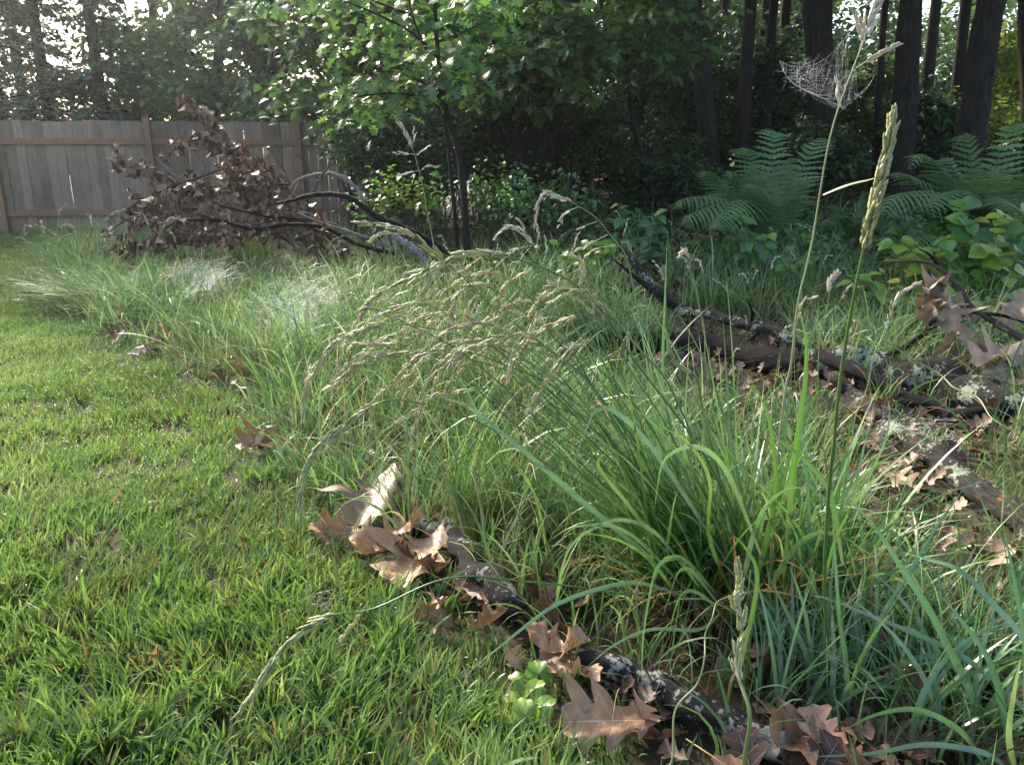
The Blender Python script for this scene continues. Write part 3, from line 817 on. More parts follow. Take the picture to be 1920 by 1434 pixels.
def meadow():
    g = np.random.default_rng(71)
    mb = MB(); sb = MB()
    x, y = ground_samples(g, 13500, .85, 9.6)
    k = x > edge(y) - np.abs(g.normal(size=len(x))) * .03 * y + .02
    x, y = x[k], y[k]
    px, py = project(x, y, H(x, y))
    dens = np.ones(len(x))
    dens = np.where((py > 640) & (px > 1480), .85, dens)
    dens = np.where((py > 880) & (px > 900), .62, dens)
    dens = np.where((py > 1150) & (px > 950) & (px < 1700), .36, dens)
    dens = np.where(px < edge(0.) * 0 + 1600, dens, dens * .8)
    dens = np.where((y > 6.2) & (px > 1000), np.clip(1 - (y - 6.2) / 1.0, .05, 1), dens)
    dens = np.where(y > 8.4, np.where(px < 560, .8, .25), dens)
    dens *= np.clip(.75 + .6 * vnoise(x, y, 2.4, 6), .2, 1.2)
    k = g.random(len(x)) < dens
    x, y, px, py = x[k], y[k], px[k], py[k]
    hgt = np.interp(y, [1, 1.6, 2.2, 3.2, 5, 7, 9.5], [.18, .25, .33, .35, .32, .30, .34]) * (1 + .4 * vnoise(x, y, 3, 8))
    hgt = hgt * sstep(-.05, .45, x - edge(y) + .12)
    hgt = np.maximum(hgt, .07)
    hgt = clear(px, py, y, hgt, g)
    ct = np.clip(.5 + .2 * vnoise(x, y, 2, 12) + g.normal(size=len(x)) * .1, .15, .85)
    wisp = sstep(6.5, 3.0, y) * 0 + sstep(2.6, 4.0, y)
    nb = 8
    i = np.repeat(np.arange(len(x)), nb); N = len(i)
    s = .012 + .006 * y[i]
    bx = x[i] + g.normal(size=N) * s; by = y[i] + g.normal(size=N) * s
    az = np.where(g.random(N) < .5, np.arctan2(by - y[i], bx - x[i]), g.uniform(0, 6.28, N)) + g.normal(size=N) * .5
    L = hgt[i] * g.uniform(.55, 1.5, N)
    wd = np.where(g.random(N) < .22, g.uniform(.004, .008, N), g.uniform(.0020, .0048, N)) * 1.3 * (1 + .16 * np.maximum(0, y[i] - 1.5)) * (1 - .05 * wisp[i])
    t = np.clip(ct[i] + g.normal(size=N) * .17 + .18 * wisp[i] * (g.random(N) < .5), .15, 1)
    dead = g.random(N) < .045
    t = np.where(dead, g.uniform(0, .14, N), t)
    blades(mb, np.stack([bx, by, H(bx, by) - .005], -1), az, L, wd, np.abs(g.normal(size=N) * .32) + .05, g.uniform(.2, 1.9, N), K=6, tint=t, twist=g.normal(size=N) * .8, pw=1.4)
    tag(mb.build('meadow_grass', M['meadow']), kind='stuff')
    # matted dead stems
    x, y = ground_samples(g, 2600, .9, 8)
    k = x > edge(y) + .06
    x, y = x[k], y[k]; N = len(x)
    blades(sb, np.stack([x, y, H(x, y) + g.uniform(0, .05, N)], -1), g.uniform(0, 6.28, N), g.uniform(.08, .3, N), g.uniform(.0012, .003, N) * (1 + .1 * y), g.uniform(.7, 1.5, N), g.uniform(-.2, 1.1, N), K=6, tint=np.clip(g.normal(size=N) * .25 + .45, 0, 1), twist=g.normal(size=N))
    tag(sb.build('dead_grass', M['straw']), kind='stuff')
lawn()
meadow()

def litter():
    g = np.random.default_rng(72)
    def put(n, y0, y1, cond, tpl, sz, mat, name, lift):
        x, y = ground_samples(g, n, y0, y1)
        px, py = project(x, y, H(x, y))
        k = cond(x, y, px, py)
        for poly in FRONT[:6]:
            q = np.array(poly, float); ly = np.interp(px, q[:, 0], q[:, 1], left=1e6, right=1e6)
            k = k & ~((py > ly - 110) & (py < ly + 40) & (y < 2.6))
        x, y = x[k], y[k]; N = len(x)
        nr = rdir(g, N) * .55; nr[:, 2] += .8
        mb = MB()
        scatter(mb, tpl, np.stack([x, y, H(x, y) + g.uniform(.004, lift, N)], -1), rotmats(nr, rdir(g, N) * [1, 1, .25]), g.uniform(*sz, N), g.random(N) ** 2.2)
        tag(mb.build(name, M[mat]), kind='stuff')
    bed = lambda x, y, px, py: (x > edge(y) + .10) & ((px > 1280) | (py > 1020) | (g.random(len(x)) < .15))
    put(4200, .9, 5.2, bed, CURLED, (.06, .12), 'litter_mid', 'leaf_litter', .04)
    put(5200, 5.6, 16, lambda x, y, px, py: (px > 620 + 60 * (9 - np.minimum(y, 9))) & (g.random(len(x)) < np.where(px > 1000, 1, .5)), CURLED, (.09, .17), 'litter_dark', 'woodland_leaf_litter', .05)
CURLED = leaf_template(12, [.015, .05, .24, .22, .11, .15, .38, .35, .14, .30, .26, .10, .01], fold=.32, bend=-.35, slant=.3)
litter()

def undergrowth():
    g = np.random.default_rng(73)
    mb = MB()
    x, y = ground_samples(g, 1500, 6.2, 15)
    px, py = project(x, y, H(x, y))
    k = (px > 900) & (g.random(len(x)) < .75 + .5 * vnoise(x, y, 1.2, 5))
    x, y = x[k], y[k]
    n = 14
    i = np.repeat(np.arange(len(x)), n); N = len(i)
    off = rdir(g, N) * g.random(N)[:, None] ** .5 * .26
    pos = np.stack([x[i] + off[:, 0], y[i] + off[:, 1], 0 * y[i]], -1)
    pos[:, 2] = H(pos[:, 0], pos[:, 1]) + g.uniform(.03, .26, N)
    nr = rdir(g, N) * .5; nr[:, 2] += 1; nr[:, 1] -= .2
    scatter(mb, OVATE, pos, rotmats(nr, off + rdir(g, N) * .1), g.uniform(.05, .11, N), np.clip(g.random(len(x))[i] * .8 + g.normal(size=N) * .1, 0, 1))
    tag(mb.build('undergrowth', M['shade']), kind='stuff')
    mb = MB()
    x, y = ground_samples(g, 420, 5.7, 7.6)
    px, py = project(x, y, H(x, y))
    k = (px > 980) & (g.random(len(x)) < sstep(5.6, 6.6, y) * (.7 + .5 * vnoise(x, y, 2, 5)))
    x, y = x[k], y[k]; n = 12
    i = np.repeat(np.arange(len(x)), n); N = len(i)
    off = rdir(g, N) * g.random(N)[:, None] ** .5 * .17
    pos = np.stack([x[i] + off[:, 0], y[i] + off[:, 1], 0 * y[i]], -1)
    pos[:, 2] = H(pos[:, 0], pos[:, 1]) + g.uniform(.04, .30, N)
    nr = rdir(g, N) * .5; nr[:, 2] += 1; nr[:, 1] -= .3
    scatter(mb, OVATE, pos, rotmats(nr, off + rdir(g, N) * .1), g.uniform(.05, .10, N), np.clip(g.random(len(x))[i] * .7 + g.normal(size=N) * .1, 0, 1))
    tag(mb.build('ground_cover', M['herb']), kind='stuff')
undergrowth()

# ------------------------------------------------------------------ logs and sticks
def logpts(spec):
    """(px, py, Y or None): a point at depth Y, or on the ground when None"""
    out = []
    for a in spec:
        out.append(gp(a[0], a[1]) if a[2] is None else at(*a))
    return out

def splinters(mb, c, d, r, g, n=14):
    d = d / np.linalg.norm(d)
    a = np.cross(d, [0, 0, 1.]); a /= np.linalg.norm(a); b = np.cross(d, a)
    for k in range(n):
        th = g.uniform(0, 6.28); rr = r * g.uniform(.1, .8)
        o = c + (a * math.cos(th) + b * math.sin(th)) * rr
        L = r * g.uniform(.3, 1.3)
        tube(mb, [o - d * r * .6, o + d * L * .5, o + d * L], [r * .22, r * .15, r * .02], n=5, sides=5, tint=g.random())

def log(name, label, cat, spec, rad, mat, n=70, sides=28, rough=.10, seed=0, ends=(1, 1), twigs=(), lift=.95):
    g = np.random.default_rng(seed)
    rad = np.atleast_1d(rad)
    rr = np.interp(np.linspace(0, 1, len(spec)), np.linspace(0, 1, len(rad)), rad)
    P = [gp(s[0], s[1], r * lift) if s[2] is None else at(*s) for s, r in zip(spec, rr)]
    t = thing(name, label, cat, P[len(P) // 2])
    S0 = smooth_path(P, n)
    S0 = S0 + (smooth_path(g.normal(size=(len(spec) * 2, 3)), n) * rad.mean() * .22)
    mb = MB(); tube(mb, S0, rad, sides=sides, rough=rough, seed=seed, raw=True)
    mb.build('bark', M[mat], t)
    wb = MB()
    if ends[0]: splinters(wb, S0[0], S0[0] - S0[3], rad[0], g)
    if ends[1]: splinters(wb, S0[-1], S0[-1] - S0[-4], rad[-1], g)
    if wb.n: wb.build('broken_end', M['wood'], t)
    if twigs:
        for tw, r in twigs:
            tb = MB(); tube(tb, logpts(tw), [r, r * .7, r * .25], n=12, sides=7, rough=.2, seed=seed)
            tb.build('twig', M['bark_black'], t)
    return t, S0

Yl = lambda px, py: gp(px, py)[1]
log('fallen_branch', 'long lichen spotted fallen branch running from the tall grass to the right edge', 'branch',
    [(1163, 468, 5.15), (1222, 528, 5.0), (1268, 578, 4.9), (1335, 592, 4.75), (1420, 612, 4.45), (1480, 632, 4.25), (1522, 668, None), (1580, 722, None), (1640, 780, None), (1720, 840, None), (1790, 884, None), (1850, 926, None), (1930, 985, None), (2010, 1050, None)],
    [.020, .026, .030, .030, .030, .034, .037, .038, .039, .041, .042, .042, .042], 'bark_log', n=190, sides=32, rough=.19, seed=4, ends=(1, 0), lift=1.15,
    twigs=[([(1408, 606, 4.47), (1410, 585, 4.45), (1400, 560, 4.43)], .012), ([(1700, 850, 2.68), (1720, 900, 2.58), (1735, 920, 2.55)], .006), ([(1268, 575, 4.9), (1240, 560, 4.9), (1150, 486, 5.1)], .026), ([(1430, 615, 4.6), (1400, 640, 4.55), (1340, 640, 4.6)], .010)])
log('log', 'dark split log lying in the grass under the long fallen branch', 'log',
    [(1040, 628, None), (1150, 640, None), (1250, 640, None), (1330, 645, None), (1420, 668, None), (1500, 690, None)], [.04, .055, .068, .072, .072, .066], 'bark_black', n=90, seed=5, rough=.16)
log('log', 'thick log covered in pale lichen spots behind the fallen branch at the right', 'log',
    [(1540, 676, None), (1640, 692, None), (1740, 716, None), (1830, 740, None), (1940, 770, None)], [.085, .09, .09, .085, .08], 'bark_lichen', n=80, seed=6, rough=.12, ends=(1, 0))
log('fallen_branch', 'smooth black branch lying across the lichen covered log', 'branch',
    [(1535, 662, 3.9), (1600, 692, 3.6), (1680, 730, 3.38), (1750, 762, 3.2), (1810, 775, 3.1), (1930, 770, 3.1)], [.030, .032, .032, .03, .026], 'bark_black', n=70, seed=7, rough=.08, ends=(0, 0))
log('fallen_branch', 'thin black forked branch rising right to the hanging oak leaves', 'branch',
    [(1600, 712, 3.75), (1640, 680, 3.72), (1700, 650, 3.7), (1735, 622, 3.68), (1752, 600, 3.66)], [.012, .015, .016, .012], 'bark_black', n=40, seed=8, rough=.15, ends=(0, 0))
log('fallen_branch', 'thin arching twig with pale bark above the hanging oak leaves', 'branch',
    [(1640, 492, 3.9), (1700, 490, 3.85), (1750, 497, 3.8), (1790, 530, 3.75), (1815, 568, 3.7), (1842, 588, 3.65), (1890, 620, 3.6), (1960, 660, 3.5)], [.003, .006, .010, .014, .016, .014], 'bark_twig', n=60, seed=9, rough=.15, ends=(0, 0),
    twigs=[([(1842, 588, 3.65), (1880, 592, 3.6), (1950, 615, 3.6)], .010), ([(1765, 508, 3.8), (1745, 480, 3.8), (1722, 466, 3.8)], .010), ([(1820, 580, 3.68), (1790, 606, 3.66), (1815, 600, 3.6)], .007)])
log('stick', 'thin dark stick across the right edge below the oak leaves', 'branch', [(1770, 846, 3.0), (1820, 838, 2.95), (1940, 842, 2.9)], [.006, .008, .008], 'bark_twig', n=30, sides=10, seed=10, ends=(0, 0))
log('stick', 'thin bare twig below the tan leaves near the fallen branch', 'branch', [(1560, 850, 2.75), (1640, 860, 2.72), (1700, 872, 2.72), (1740, 880, 2.7)], [.004, .005, .004], 'bark_twig', n=30, sides=8, seed=11, ends=(0, 0))
log('stick', 'short burnt looking stick with a raw orange broken end among the oak leaves', 'branch',
    [(838, 988, None), (868, 1032, None), (905, 1080, None), (940, 1112, None), (985, 1142, None)], [.024, .032, .033, .034, .030], 'bark_stick', n=70, seed=12, rough=.15, lift=1.5, twigs=[([(905, 1075, None), (990, 1085, 1.85), (1010, 1060, 1.9)], .010)])
log('stick', 'stub of lichen spotted stick left of the orange broken end', 'branch', [(765, 985, None), (800, 992, None), (832, 1003, None)], [.026, .028, .026], 'bark_lichen', n=30, seed=13, ends=(0, 0))
log('stick', 'foreground stick with grey lichen under the hanging green seed head', 'branch',
    [(1090, 1228, None), (1150, 1256, None), (1230, 1292, None), (1320, 1334, None), (1400, 1368, None), (1478, 1404, None)], [.028, .029, .030, .030, .031, .030], 'bark_stick', n=110, seed=14, rough=.14, lift=1.6)

# ------------------------------------------------------------------ oak leaves, one by one
def oak_leaf(P0, P1, mat, label, seed, curl=.25, cup=.25, wave=.10, roll=0., tone=(.3, .8), width=1., group=None, name='oak_leaf', up=(0, -.15, 1), twist=0.):
    """a lobed dry leaf whose midrib runs from P0 (stalk) to P1 (tip)"""
    g = np.random.default_rng(seed)
    P0, P1 = np.asarray(P0, float), np.asarray(P1, float)
    L = np.linalg.norm(P1 - P0)
    n, m = 46, 6
    t = np.linspace(0, 1, n)
    s = np.linspace(-1, 1, 2 * m + 1)
    style = int(g.random() < .5); width = width * g.uniform(.82, 1.15); wave = wave * g.uniform(.8, 1.8)
    def half(sd):
        four = style
        cs = (np.array([.15, .34, .56, .78]) if four else np.array([.18, .42, .70])) + g.normal(size=3 + four) * .025
        pk = (np.array([.19, .32, .36, .25]) if four else np.array([.22, .37, .35])) * g.uniform(.7, 1.2, 3 + four)
        wv = (np.array([.068, .078, .082, .068]) if four else np.array([.085, .105, .105])) * g.uniform(.85, 1.12, 3 + four)
        l = np.interp(t, [0, .05, .12, .3, .6, .85, .97, 1], [.01, .04, .10, .14, .16, .16, .11, .005])
        for c, p, q in zip(cs, pk, wv):
            l = np.maximum(l, p * np.exp(-np.abs((t - c) / q) ** 3.2))
            l = l + .07 * p * np.cos((t - c) / q * 7.5) * (abs(t - c) < q)
        return np.clip(l, .004, None) * width
    lr, ll = half(1), half(-1)
    lat = np.where(s[None] < 0, ll[:, None], lr[:, None]) * s[None]
    a = np.abs(lat)
    x = lat * .86
    y = t[:, None] + a * .46
    cup = cup * 1.3
    z = cup * a ** 2 * 2.2 + .010 * np.sin(t[:, None] * 31 + lat * 23 + seed) * np.sin(lat * 29 + seed) + wave * np.sin(t[:, None] * g.uniform(5, 9) + g.uniform(0, 6) + np.sign(s)[None] * 1.2) * a * 2.0
    z = z + (np.abs(s)[None] ** 4) * a * g.normal(size=(n, 1)).repeat(2 * m + 1, 1) * .0
    z = z + np.sin(lat * 14 + t[:, None] * g.uniform(-6, 6) + g.uniform(0, 6)) * .035 * g.uniform(.5, 1.7) + g.uniform(-.25, .45) * np.clip(a - .2, 0, 1) * np.sign(s)[None]
    th = curl * (y - .0)
    if abs(curl) > 1e-3:
        yy = np.sin(th) / curl - z * np.sin(th); zz = (1 - np.cos(th)) / curl + z * np.cos(th)
    else: yy, zz = y, z
    tw = twist * t[:, None]
    x, zz = x * np.cos(tw) - zz * np.sin(tw), x * np.sin(tw) + zz * np.cos(tw)
    v = np.stack([x, yy, zz], -1)
    end = v[-1, m].copy(); v = v.reshape(-1, 3)
    w_ = 2 * m + 1
    i = np.arange(n - 1)[:, None] * w_ + np.arange(2 * m)[None]
    q = np.stack([i, i + 1, i + w_ + 1, i + w_], -1).reshape(-1, 4)
    uv = np.stack(np.broadcast_arrays(s[None] + .0005, t[:, None] + .0005), -1).reshape(-1, 2)
    # basis: chord to +y
    k = 1 / max(.3, np.linalg.norm(end))
    ang = math.atan2(end[2], end[1])
    c_, s_ = math.cos(-ang), math.sin(-ang)
    v = np.stack([v[:, 0], v[:, 1] * c_ - v[:, 2] * s_, v[:, 1] * s_ + v[:, 2] * c_], -1) * k
    yv = (P1 - P0) / L
    u = np.asarray(up, float); u = u - yv * u.dot(yv); u /= np.linalg.norm(u)
    xv = np.cross(yv, u)
    xr = xv * math.cos(roll) + u * math.sin(roll); zr = np.cross(xr, yv)
    V = P0 + L * (v[:, :1] * xr + v[:, 1:2] * yv + v[:, 2:] * zr)
    V[:, 2] = np.maximum(V[:, 2], H(V[:, 0], V[:, 1]) + .002)
    mb = MB(); mb.add(V, q, np.broadcast_to(g.uniform(*tone), len(V)), uv)
    o = mb.build(name, M[mat], origin=P0)
    sb = MB()
    st = P0 - yv * L * .22 + np.array([0, 0, .01])
    tube(sb, [st, (st + P0) / 2 + zr * .004, P0, P0 + (V.reshape(n, w_, 3)[6, m] - P0)], [.0011, .001, .0009, .0006], n=8, sides=5)
    so = sb.build('stalk', M['bark_twig'])
    so.parent = o; so.matrix_parent_inverse = Matrix.Translation(-Vector(o.location))
    return tag(o, label, 'leaf', group)

def gl(px, py, dz=.01): return gp(px, py, dz)
k = 200
for (b, t_, dz, kw, mat, lab) in [
    ((1238, 1350), (1058, 1352), (.035, .045), dict(curl=-.15, cup=.10, wave=.05, roll=.10, tone=(.55, .65), width=1.25, up=(0, -.35, 1)), 'dry', 'large flat tan oak leaf below the foreground stick at the bottom of the picture'),
    ((738, 872), (668, 985), (.10, .03), dict(curl=.05, cup=.08, wave=.04, roll=0, tone=(.6, .7), width=1.2, up=(.05, -.9, .9)), 'dry_grey', 'purplish grey oak leaf standing upright above the leaf pile'),
    ((768, 800), (752, 868), (.13, .05), dict(curl=.9, cup=1.2, wave=.2, tone=(.2, .3), up=(0, -1, .4)), 'dry_dark', 'dark curled leaf above the purplish grey upright leaf'),
    ((740, 842), (770, 872), (.10, .05), dict(curl=.9, cup=1.4, wave=.2, tone=(.3, .4), up=(0, -1, .6)), 'dry', 'small orange brown curled leaf at the top of the upright grey leaf'),
    ((690, 1000), (580, 985), (.03, .05), dict(curl=.6, cup=.7, wave=.15, roll=.4, tone=(.4, .5)), 'dry', 'curled brown oak leaf at the left end of the leaf pile'),
    ((750, 1035), (650, 1010), (.03, .04), dict(curl=.5, cup=.6, wave=.2, roll=-.3, tone=(.45, .5)), 'dry', 'brown oak leaf lying in front of the leftmost curled leaf of the pile'),
    ((690, 1020), (790, 960), (.03, .08), dict(curl=.7, cup=.8, wave=.2, roll=.5, tone=(.5, .6)), 'dry', 'tan oak leaf with raised lobes in the middle of the leaf pile'),
    ((832, 985), (735, 1092), (.05, .02), dict(curl=.35, cup=.25, wave=.1, roll=-.15, tone=(.72, .8), width=1.1), 'dry', 'pinkish pale oak leaf hanging down from the stub of stick'),
    ((770, 1150), (838, 1120), (.02, .06), dict(curl=1.0, cup=1.0, wave=.2, roll=.6, tone=(.25, .35)), 'dry', 'rust brown curled leaf in the lawn left of the row of curled leaves'),
    ((860, 1175), (790, 1140), (.02, .06), dict(curl=.9, cup=1.0, wave=.25, roll=.8, tone=(.3, .4)), 'dry', 'rust brown curled leaf in the middle of the row below the broken stick'),
    ((870, 1175), (950, 1140), (.02, .06), dict(curl=.9, cup=1.1, wave=.2, roll=.7, tone=(.25, .3)), 'dry', 'rust brown curled leaf at the lower end of the broken stick'),
    ((1085, 1240), (985, 1172), (.03, .07), dict(curl=.5, cup=.5, wave=.2, roll=-.3, tone=(.62, .7)), 'dry', 'light tan oak leaf above the ivy like plant, uppermost of its heap'),
    ((1000, 1245), (1098, 1190), (.03, .08), dict(curl=.5, cup=.6, wave=.2, roll=.2, tone=(.55, .6)), 'dry', 'brown oak leaf with lifted lobes left of the foreground stick end'),
    ((1010, 1240), (1125, 1262), (.04, .05), dict(curl=.3, cup=.4, wave=.15, roll=.4, tone=(.66, .74), width=1.2), 'dry', 'broad yellowish tan oak leaf touching the upper end of the foreground stick'),
    ((985, 1262), (948, 1215), (.02, .05), dict(curl=.8, cup=.8, wave=.2, tone=(.6, .7)), 'dry', 'small tan curled leaf left of the ivy like plant'),
    ((1595, 1352), (1450, 1388), (.03, .06), dict(curl=.3, cup=.4, wave=.15, roll=-.25, tone=(.45, .55), width=1.1, up=(0, -.5, 1)), 'dry', 'warm brown oak leaf over the lower end of the foreground stick'),
    ((1570, 1370), (1495, 1440), (.03, .02), dict(curl=.4, cup=.5, wave=.15, tone=(.3, .4)), 'dry', 'dark brown oak leaf at the bottom edge below the stick end'),
    ((1330, 1262), (1440, 1240), (.02, .03), dict(curl=.3, cup=.4, wave=.15, roll=.2, tone=(.25, .35), width=1.1), 'dry', 'dull brown oak leaf behind the foreground stick under the green seed head'),
    ((1370, 1240), (1440, 1215), (.02, .05), dict(curl=.5, cup=.6, tone=(.4, .5)), 'dry', 'small brown leaf tucked under the foot of the tussock'),
    ((525, 795), (445, 838), (.08, .02), dict(curl=.5, cup=.6, wave=.2, roll=.5, tone=(.3, .4)), 'dry', 'brown curled leaf standing at the lawn edge left of the seed heads'),
    ((455, 825), (510, 838), (.03, .03), dict(curl=.3, cup=.5, wave=.2, tone=(.85, .95)), 'dry', 'pale pink curled leaf at the lawn edge left of the seed heads'),
    ((425, 722), (482, 690), (.02, .09), dict(curl=.4, cup=.6, wave=.15, roll=.4, tone=(.35, .45), width=1.5), 'dry', 'orange brown rounded leaf in the grass above the curled leaves'),
    ((236, 662), (296, 652), (.02, .03), dict(curl=.2, cup=.3, wave=.1, tone=(.8, .9), width=1.2), 'dry_grey', 'pale grey leaf lying on the lawn at the left'),
    ((258, 652), (300, 640), (.03, .06), dict(curl=.5, cup=.7, tone=(.3, .4)), 'dry', 'brown curled leaf behind the pale grey leaf on the lawn'),
    ((230, 612), (215, 640), (.08, .03), dict(curl=.6, cup=.8, tone=(.2, .3)), 'dry', 'small dark leaf at the lawn edge beyond the pale grey leaf'),
    ((378, 622), (412, 598), (.05, .10), dict(curl=.6, cup=.8, tone=(.25, .35)), 'dry', 'dark ragged leaf caught in the tall grass left of the sheet webs'),
    ((1650, 866), (1712, 920), (.07, .03), dict(curl=.2, cup=.2, tone=(.78, .86), width=1.1, up=(0, -1, .6)), 'dry', 'pale tan oak leaf upright under the fallen branch'),
    ((1705, 930), (1640, 985), (.05, .03), dict(curl=.3, cup=.4, tone=(.6, .7)), 'dry', 'tan leaf just below the upright pale leaf under the fallen branch'),
    ((1610, 880), (1560, 905), (.03, .04), dict(curl=.4, cup=.5, tone=(.3, .4)), 'dry', 'brown leaf left of the upright pale leaf under the branch'),
    ((1580, 960), (1625, 925), (.03, .07), dict(curl=.5, cup=.5, tone=(.75, .85)), 'dry', 'small pale leaf between tall blades left of the fallen branch'),
    ((1740, 1120), (1690, 1080), (.03, .05), dict(curl=.4, cup=.5, tone=(.3, .4)), 'dry', 'brown leaf on the litter under the crossing blue green blades'),
    ((1880, 1050), (1820, 1020), (.03, .05), dict(curl=.4, cup=.5, tone=(.2, .3)), 'dry', 'reddish brown leaf under the fallen branch at the right edge'),
    ((1380, 760), (1400, 735), (.06, .10), dict(curl=.5, cup=.7, tone=(.35, .45)), 'dry', 'brown curled leaf in the grass below the dark split log'),
    ((1365, 705), (1378, 685), (.05, .09), dict(curl=.5, cup=.5, tone=(.8, .9)), 'dry_grey', 'small white leaf against the dark split log'),
    ((1040, 1060), (1112, 1045), (.03, .07), dict(curl=.6, cup=.7, tone=(.45, .55)), 'dry', 'tan leaf edge in the grass right of the broken stick'),
    ((985, 1090), (1040, 1070), (.03, .05), dict(curl=.5, cup=.6, tone=(.12, .2)), 'dry', 'dark brown leaf right of the broken stick'),
    ((1075, 1120), (1010, 1135), (.03, .05), dict(curl=.5, cup=.6, tone=(.2, .3)), 'dry', 'red brown leaf between the broken stick and the tussock foot'),
    ((930, 965), (885, 955), (.05, .08), dict(curl=.6, cup=.8, tone=(.2, .3)), 'dry_dark', 'thin dark leaf standing beside the orange broken end'),
    ((1800, 1345), (1870, 1330), (.03, .04), dict(curl=.4, cup=.4, tone=(.3, .4)), 'dry', 'brown leaf on the litter near the bottom right corner'),
    ((1770, 800), (1735, 790), (.02, .05), dict(curl=.4, cup=.4, tone=(.55, .6)), 'dry_grey', 'greyish leaf lying below the smooth black branch'),
]:
    k += 1
    oak_leaf(gl(*b, dz[0] + .015), gl(*t_, dz[1] + .02), mat, lab, k, **kw)

for (b, t_, Yb, Yt, kw, mat, lab) in [
    ((1776, 517), (1722, 535), 3.78, 3.70, dict(curl=.9, cup=.5, tone=(.5, .6), width=1.4), 'dry_grey', 'arched grey leaf at the top of the hanging leaf cluster'),
    ((1760, 522), (1738, 612), 3.74, 3.66, dict(curl=.5, cup=.8, tone=(.55, .65), width=.9, up=(-.4, -1, .2)), 'dry_grey', 'narrow grey leaf hanging at the left of the leaf cluster'),
    ((1778, 530), (1788, 620), 3.72, 3.60, dict(curl=.4, cup=.5, tone=(.7, .8), width=1.1, up=(.1, -1, .3)), 'dry_grey', 'large grey leaf hanging in the middle of the leaf cluster'),
    ((1800, 545), (1822, 606), 3.72, 3.64, dict(curl=.5, cup=.6, tone=(.35, .45), width=1.1, up=(.4, -1, .3)), 'dry_grey', 'brownish leaf hanging at the right of the leaf cluster'),
    ((1800, 600), (1826, 668), 3.66, 3.58, dict(curl=.2, cup=.4, tone=(.75, .85), width=1.0, up=(.2, -1, .2)), 'dry_grey', 'lowest pale leaf of the hanging cluster with pointed lobes'),
    ((1800, 612), (1760, 664), 3.66, 3.62, dict(curl=.5, cup=1.1, tone=(.45, .5), width=.7, up=(-.6, -1, .2)), 'dry_grey', 'folded pinkish leaf at the bottom left of the hanging cluster'),
    ((1812, 660), (1790, 720), 3.64, 3.66, dict(curl=.2, cup=.3, tone=(.15, .25), width=1.1, up=(0, -1, .2)), 'dry', 'dark reddish leaf hanging in the shade below the cluster'),
    ((1925, 640), (1828, 685), 3.40, 3.30, dict(curl=.3, cup=.4, tone=(.85, .95), width=.9), 'dry_grey', 'pale beige leaf reaching left at the top of the heap by the right edge'),
    ((1920, 655), (1862, 722), 3.36, 3.24, dict(curl=.3, cup=.5, tone=(.7, .8), up=(-.2, -1, .5)), 'dry_grey', 'beige leaf pointing down in the heap by the right edge'),
    ((1935, 670), (1905, 740), 3.34, 3.22, dict(curl=.3, cup=.7, tone=(.6, .7), up=(.3, -1, .4)), 'dry', 'tan folded leaf at the right edge in the middle of the heap'),
    ((1935, 715), (1845, 768), 3.32, 3.2, dict(curl=.2, cup=.4, tone=(.35, .45)), 'dry_grey', 'grey brown leaf with long lobes lower in the heap by the right edge'),
    ((1908, 735), (1896, 812), 3.3, 3.18, dict(curl=.2, cup=.4, tone=(.5, .6), up=(0, -1, .3)), 'dry_grey', 'grey leaf hanging lowest in the heap by the right edge'),
    ((1890, 760), (1872, 822), 3.3, 3.25, dict(curl=.3, cup=.6, tone=(.3, .4), up=(-.4, -1, .3)), 'dry_grey', 'dull leaf at the lower left of the heap by the right edge'),
    ((1928, 780), (1932, 850), 3.2, 3.15, dict(curl=.3, cup=.6, tone=(.45, .5), up=(.2, -1, .3)), 'dry_grey', 'leaf cut by the right edge at the bottom of the heap'),
    ((1935, 545), (1876, 615), 3.7, 3.6, dict(curl=.2, cup=.3, tone=(.55, .65), width=1.2, up=(-.2, -1, .5)), 'dry_grey', 'large grey leaf at the right edge level with the hanging cluster'),
    ((1930, 875), (1855, 908), 2.9, 2.8, dict(curl=.5, cup=.5, tone=(.8, .9), width=.9), 'dry_grey', 'pale leaf leaning on the fallen branch near the right edge'),
    ((1902, 796), (1880, 872), 3.0, 2.92, dict(curl=.5, cup=.8, tone=(.2, .3), up=(-.2, -1, .3)), 'dry', 'dark brown curled leaf drooping below the heap over the thin dark stick'),
    ((1940, 838), (1900, 900), 2.9, 2.8, dict(curl=.5, cup=.7, tone=(.4, .5), up=(.2, -1, .4)), 'dry', 'brown leaf between the thin dark stick and the pale leaf on the branch'),
    ((1872, 696), (1846, 752), 3.4, 3.32, dict(curl=.5, cup=.9, tone=(.3, .4), up=(-.3, -1, .3)), 'dry', 'rust brown curled leaf at the left of the heap by the right edge'),
    ((1838, 632), (1852, 696), 3.55, 3.48, dict(curl=.4, cup=.8, tone=(.35, .45), up=(.2, -1, .3)), 'dry', 'brown hanging leaf between the cluster and the heap by the right edge'),
    ((1748, 540), (1724, 596), 3.72, 3.66, dict(curl=.5, cup=.9, tone=(.4, .5), up=(-.5, -1, .2)), 'dry', 'tan curled leaf hanging leftmost in the cluster'),
    ((1940, 890), (1890, 920), 2.85, 2.75, dict(curl=.4, cup=.6, tone=(.5, .6)), 'dry_grey', 'grey leaf behind the pale leaf on the fallen branch'),
]:
    k += 1
    kw['wave'] = .22; kw['curl'] *= 1.4; kw['cup'] *= 1.3
    oak_leaf(at(*b, Yb), at(*t_, Yt), mat, lab, k, **kw)

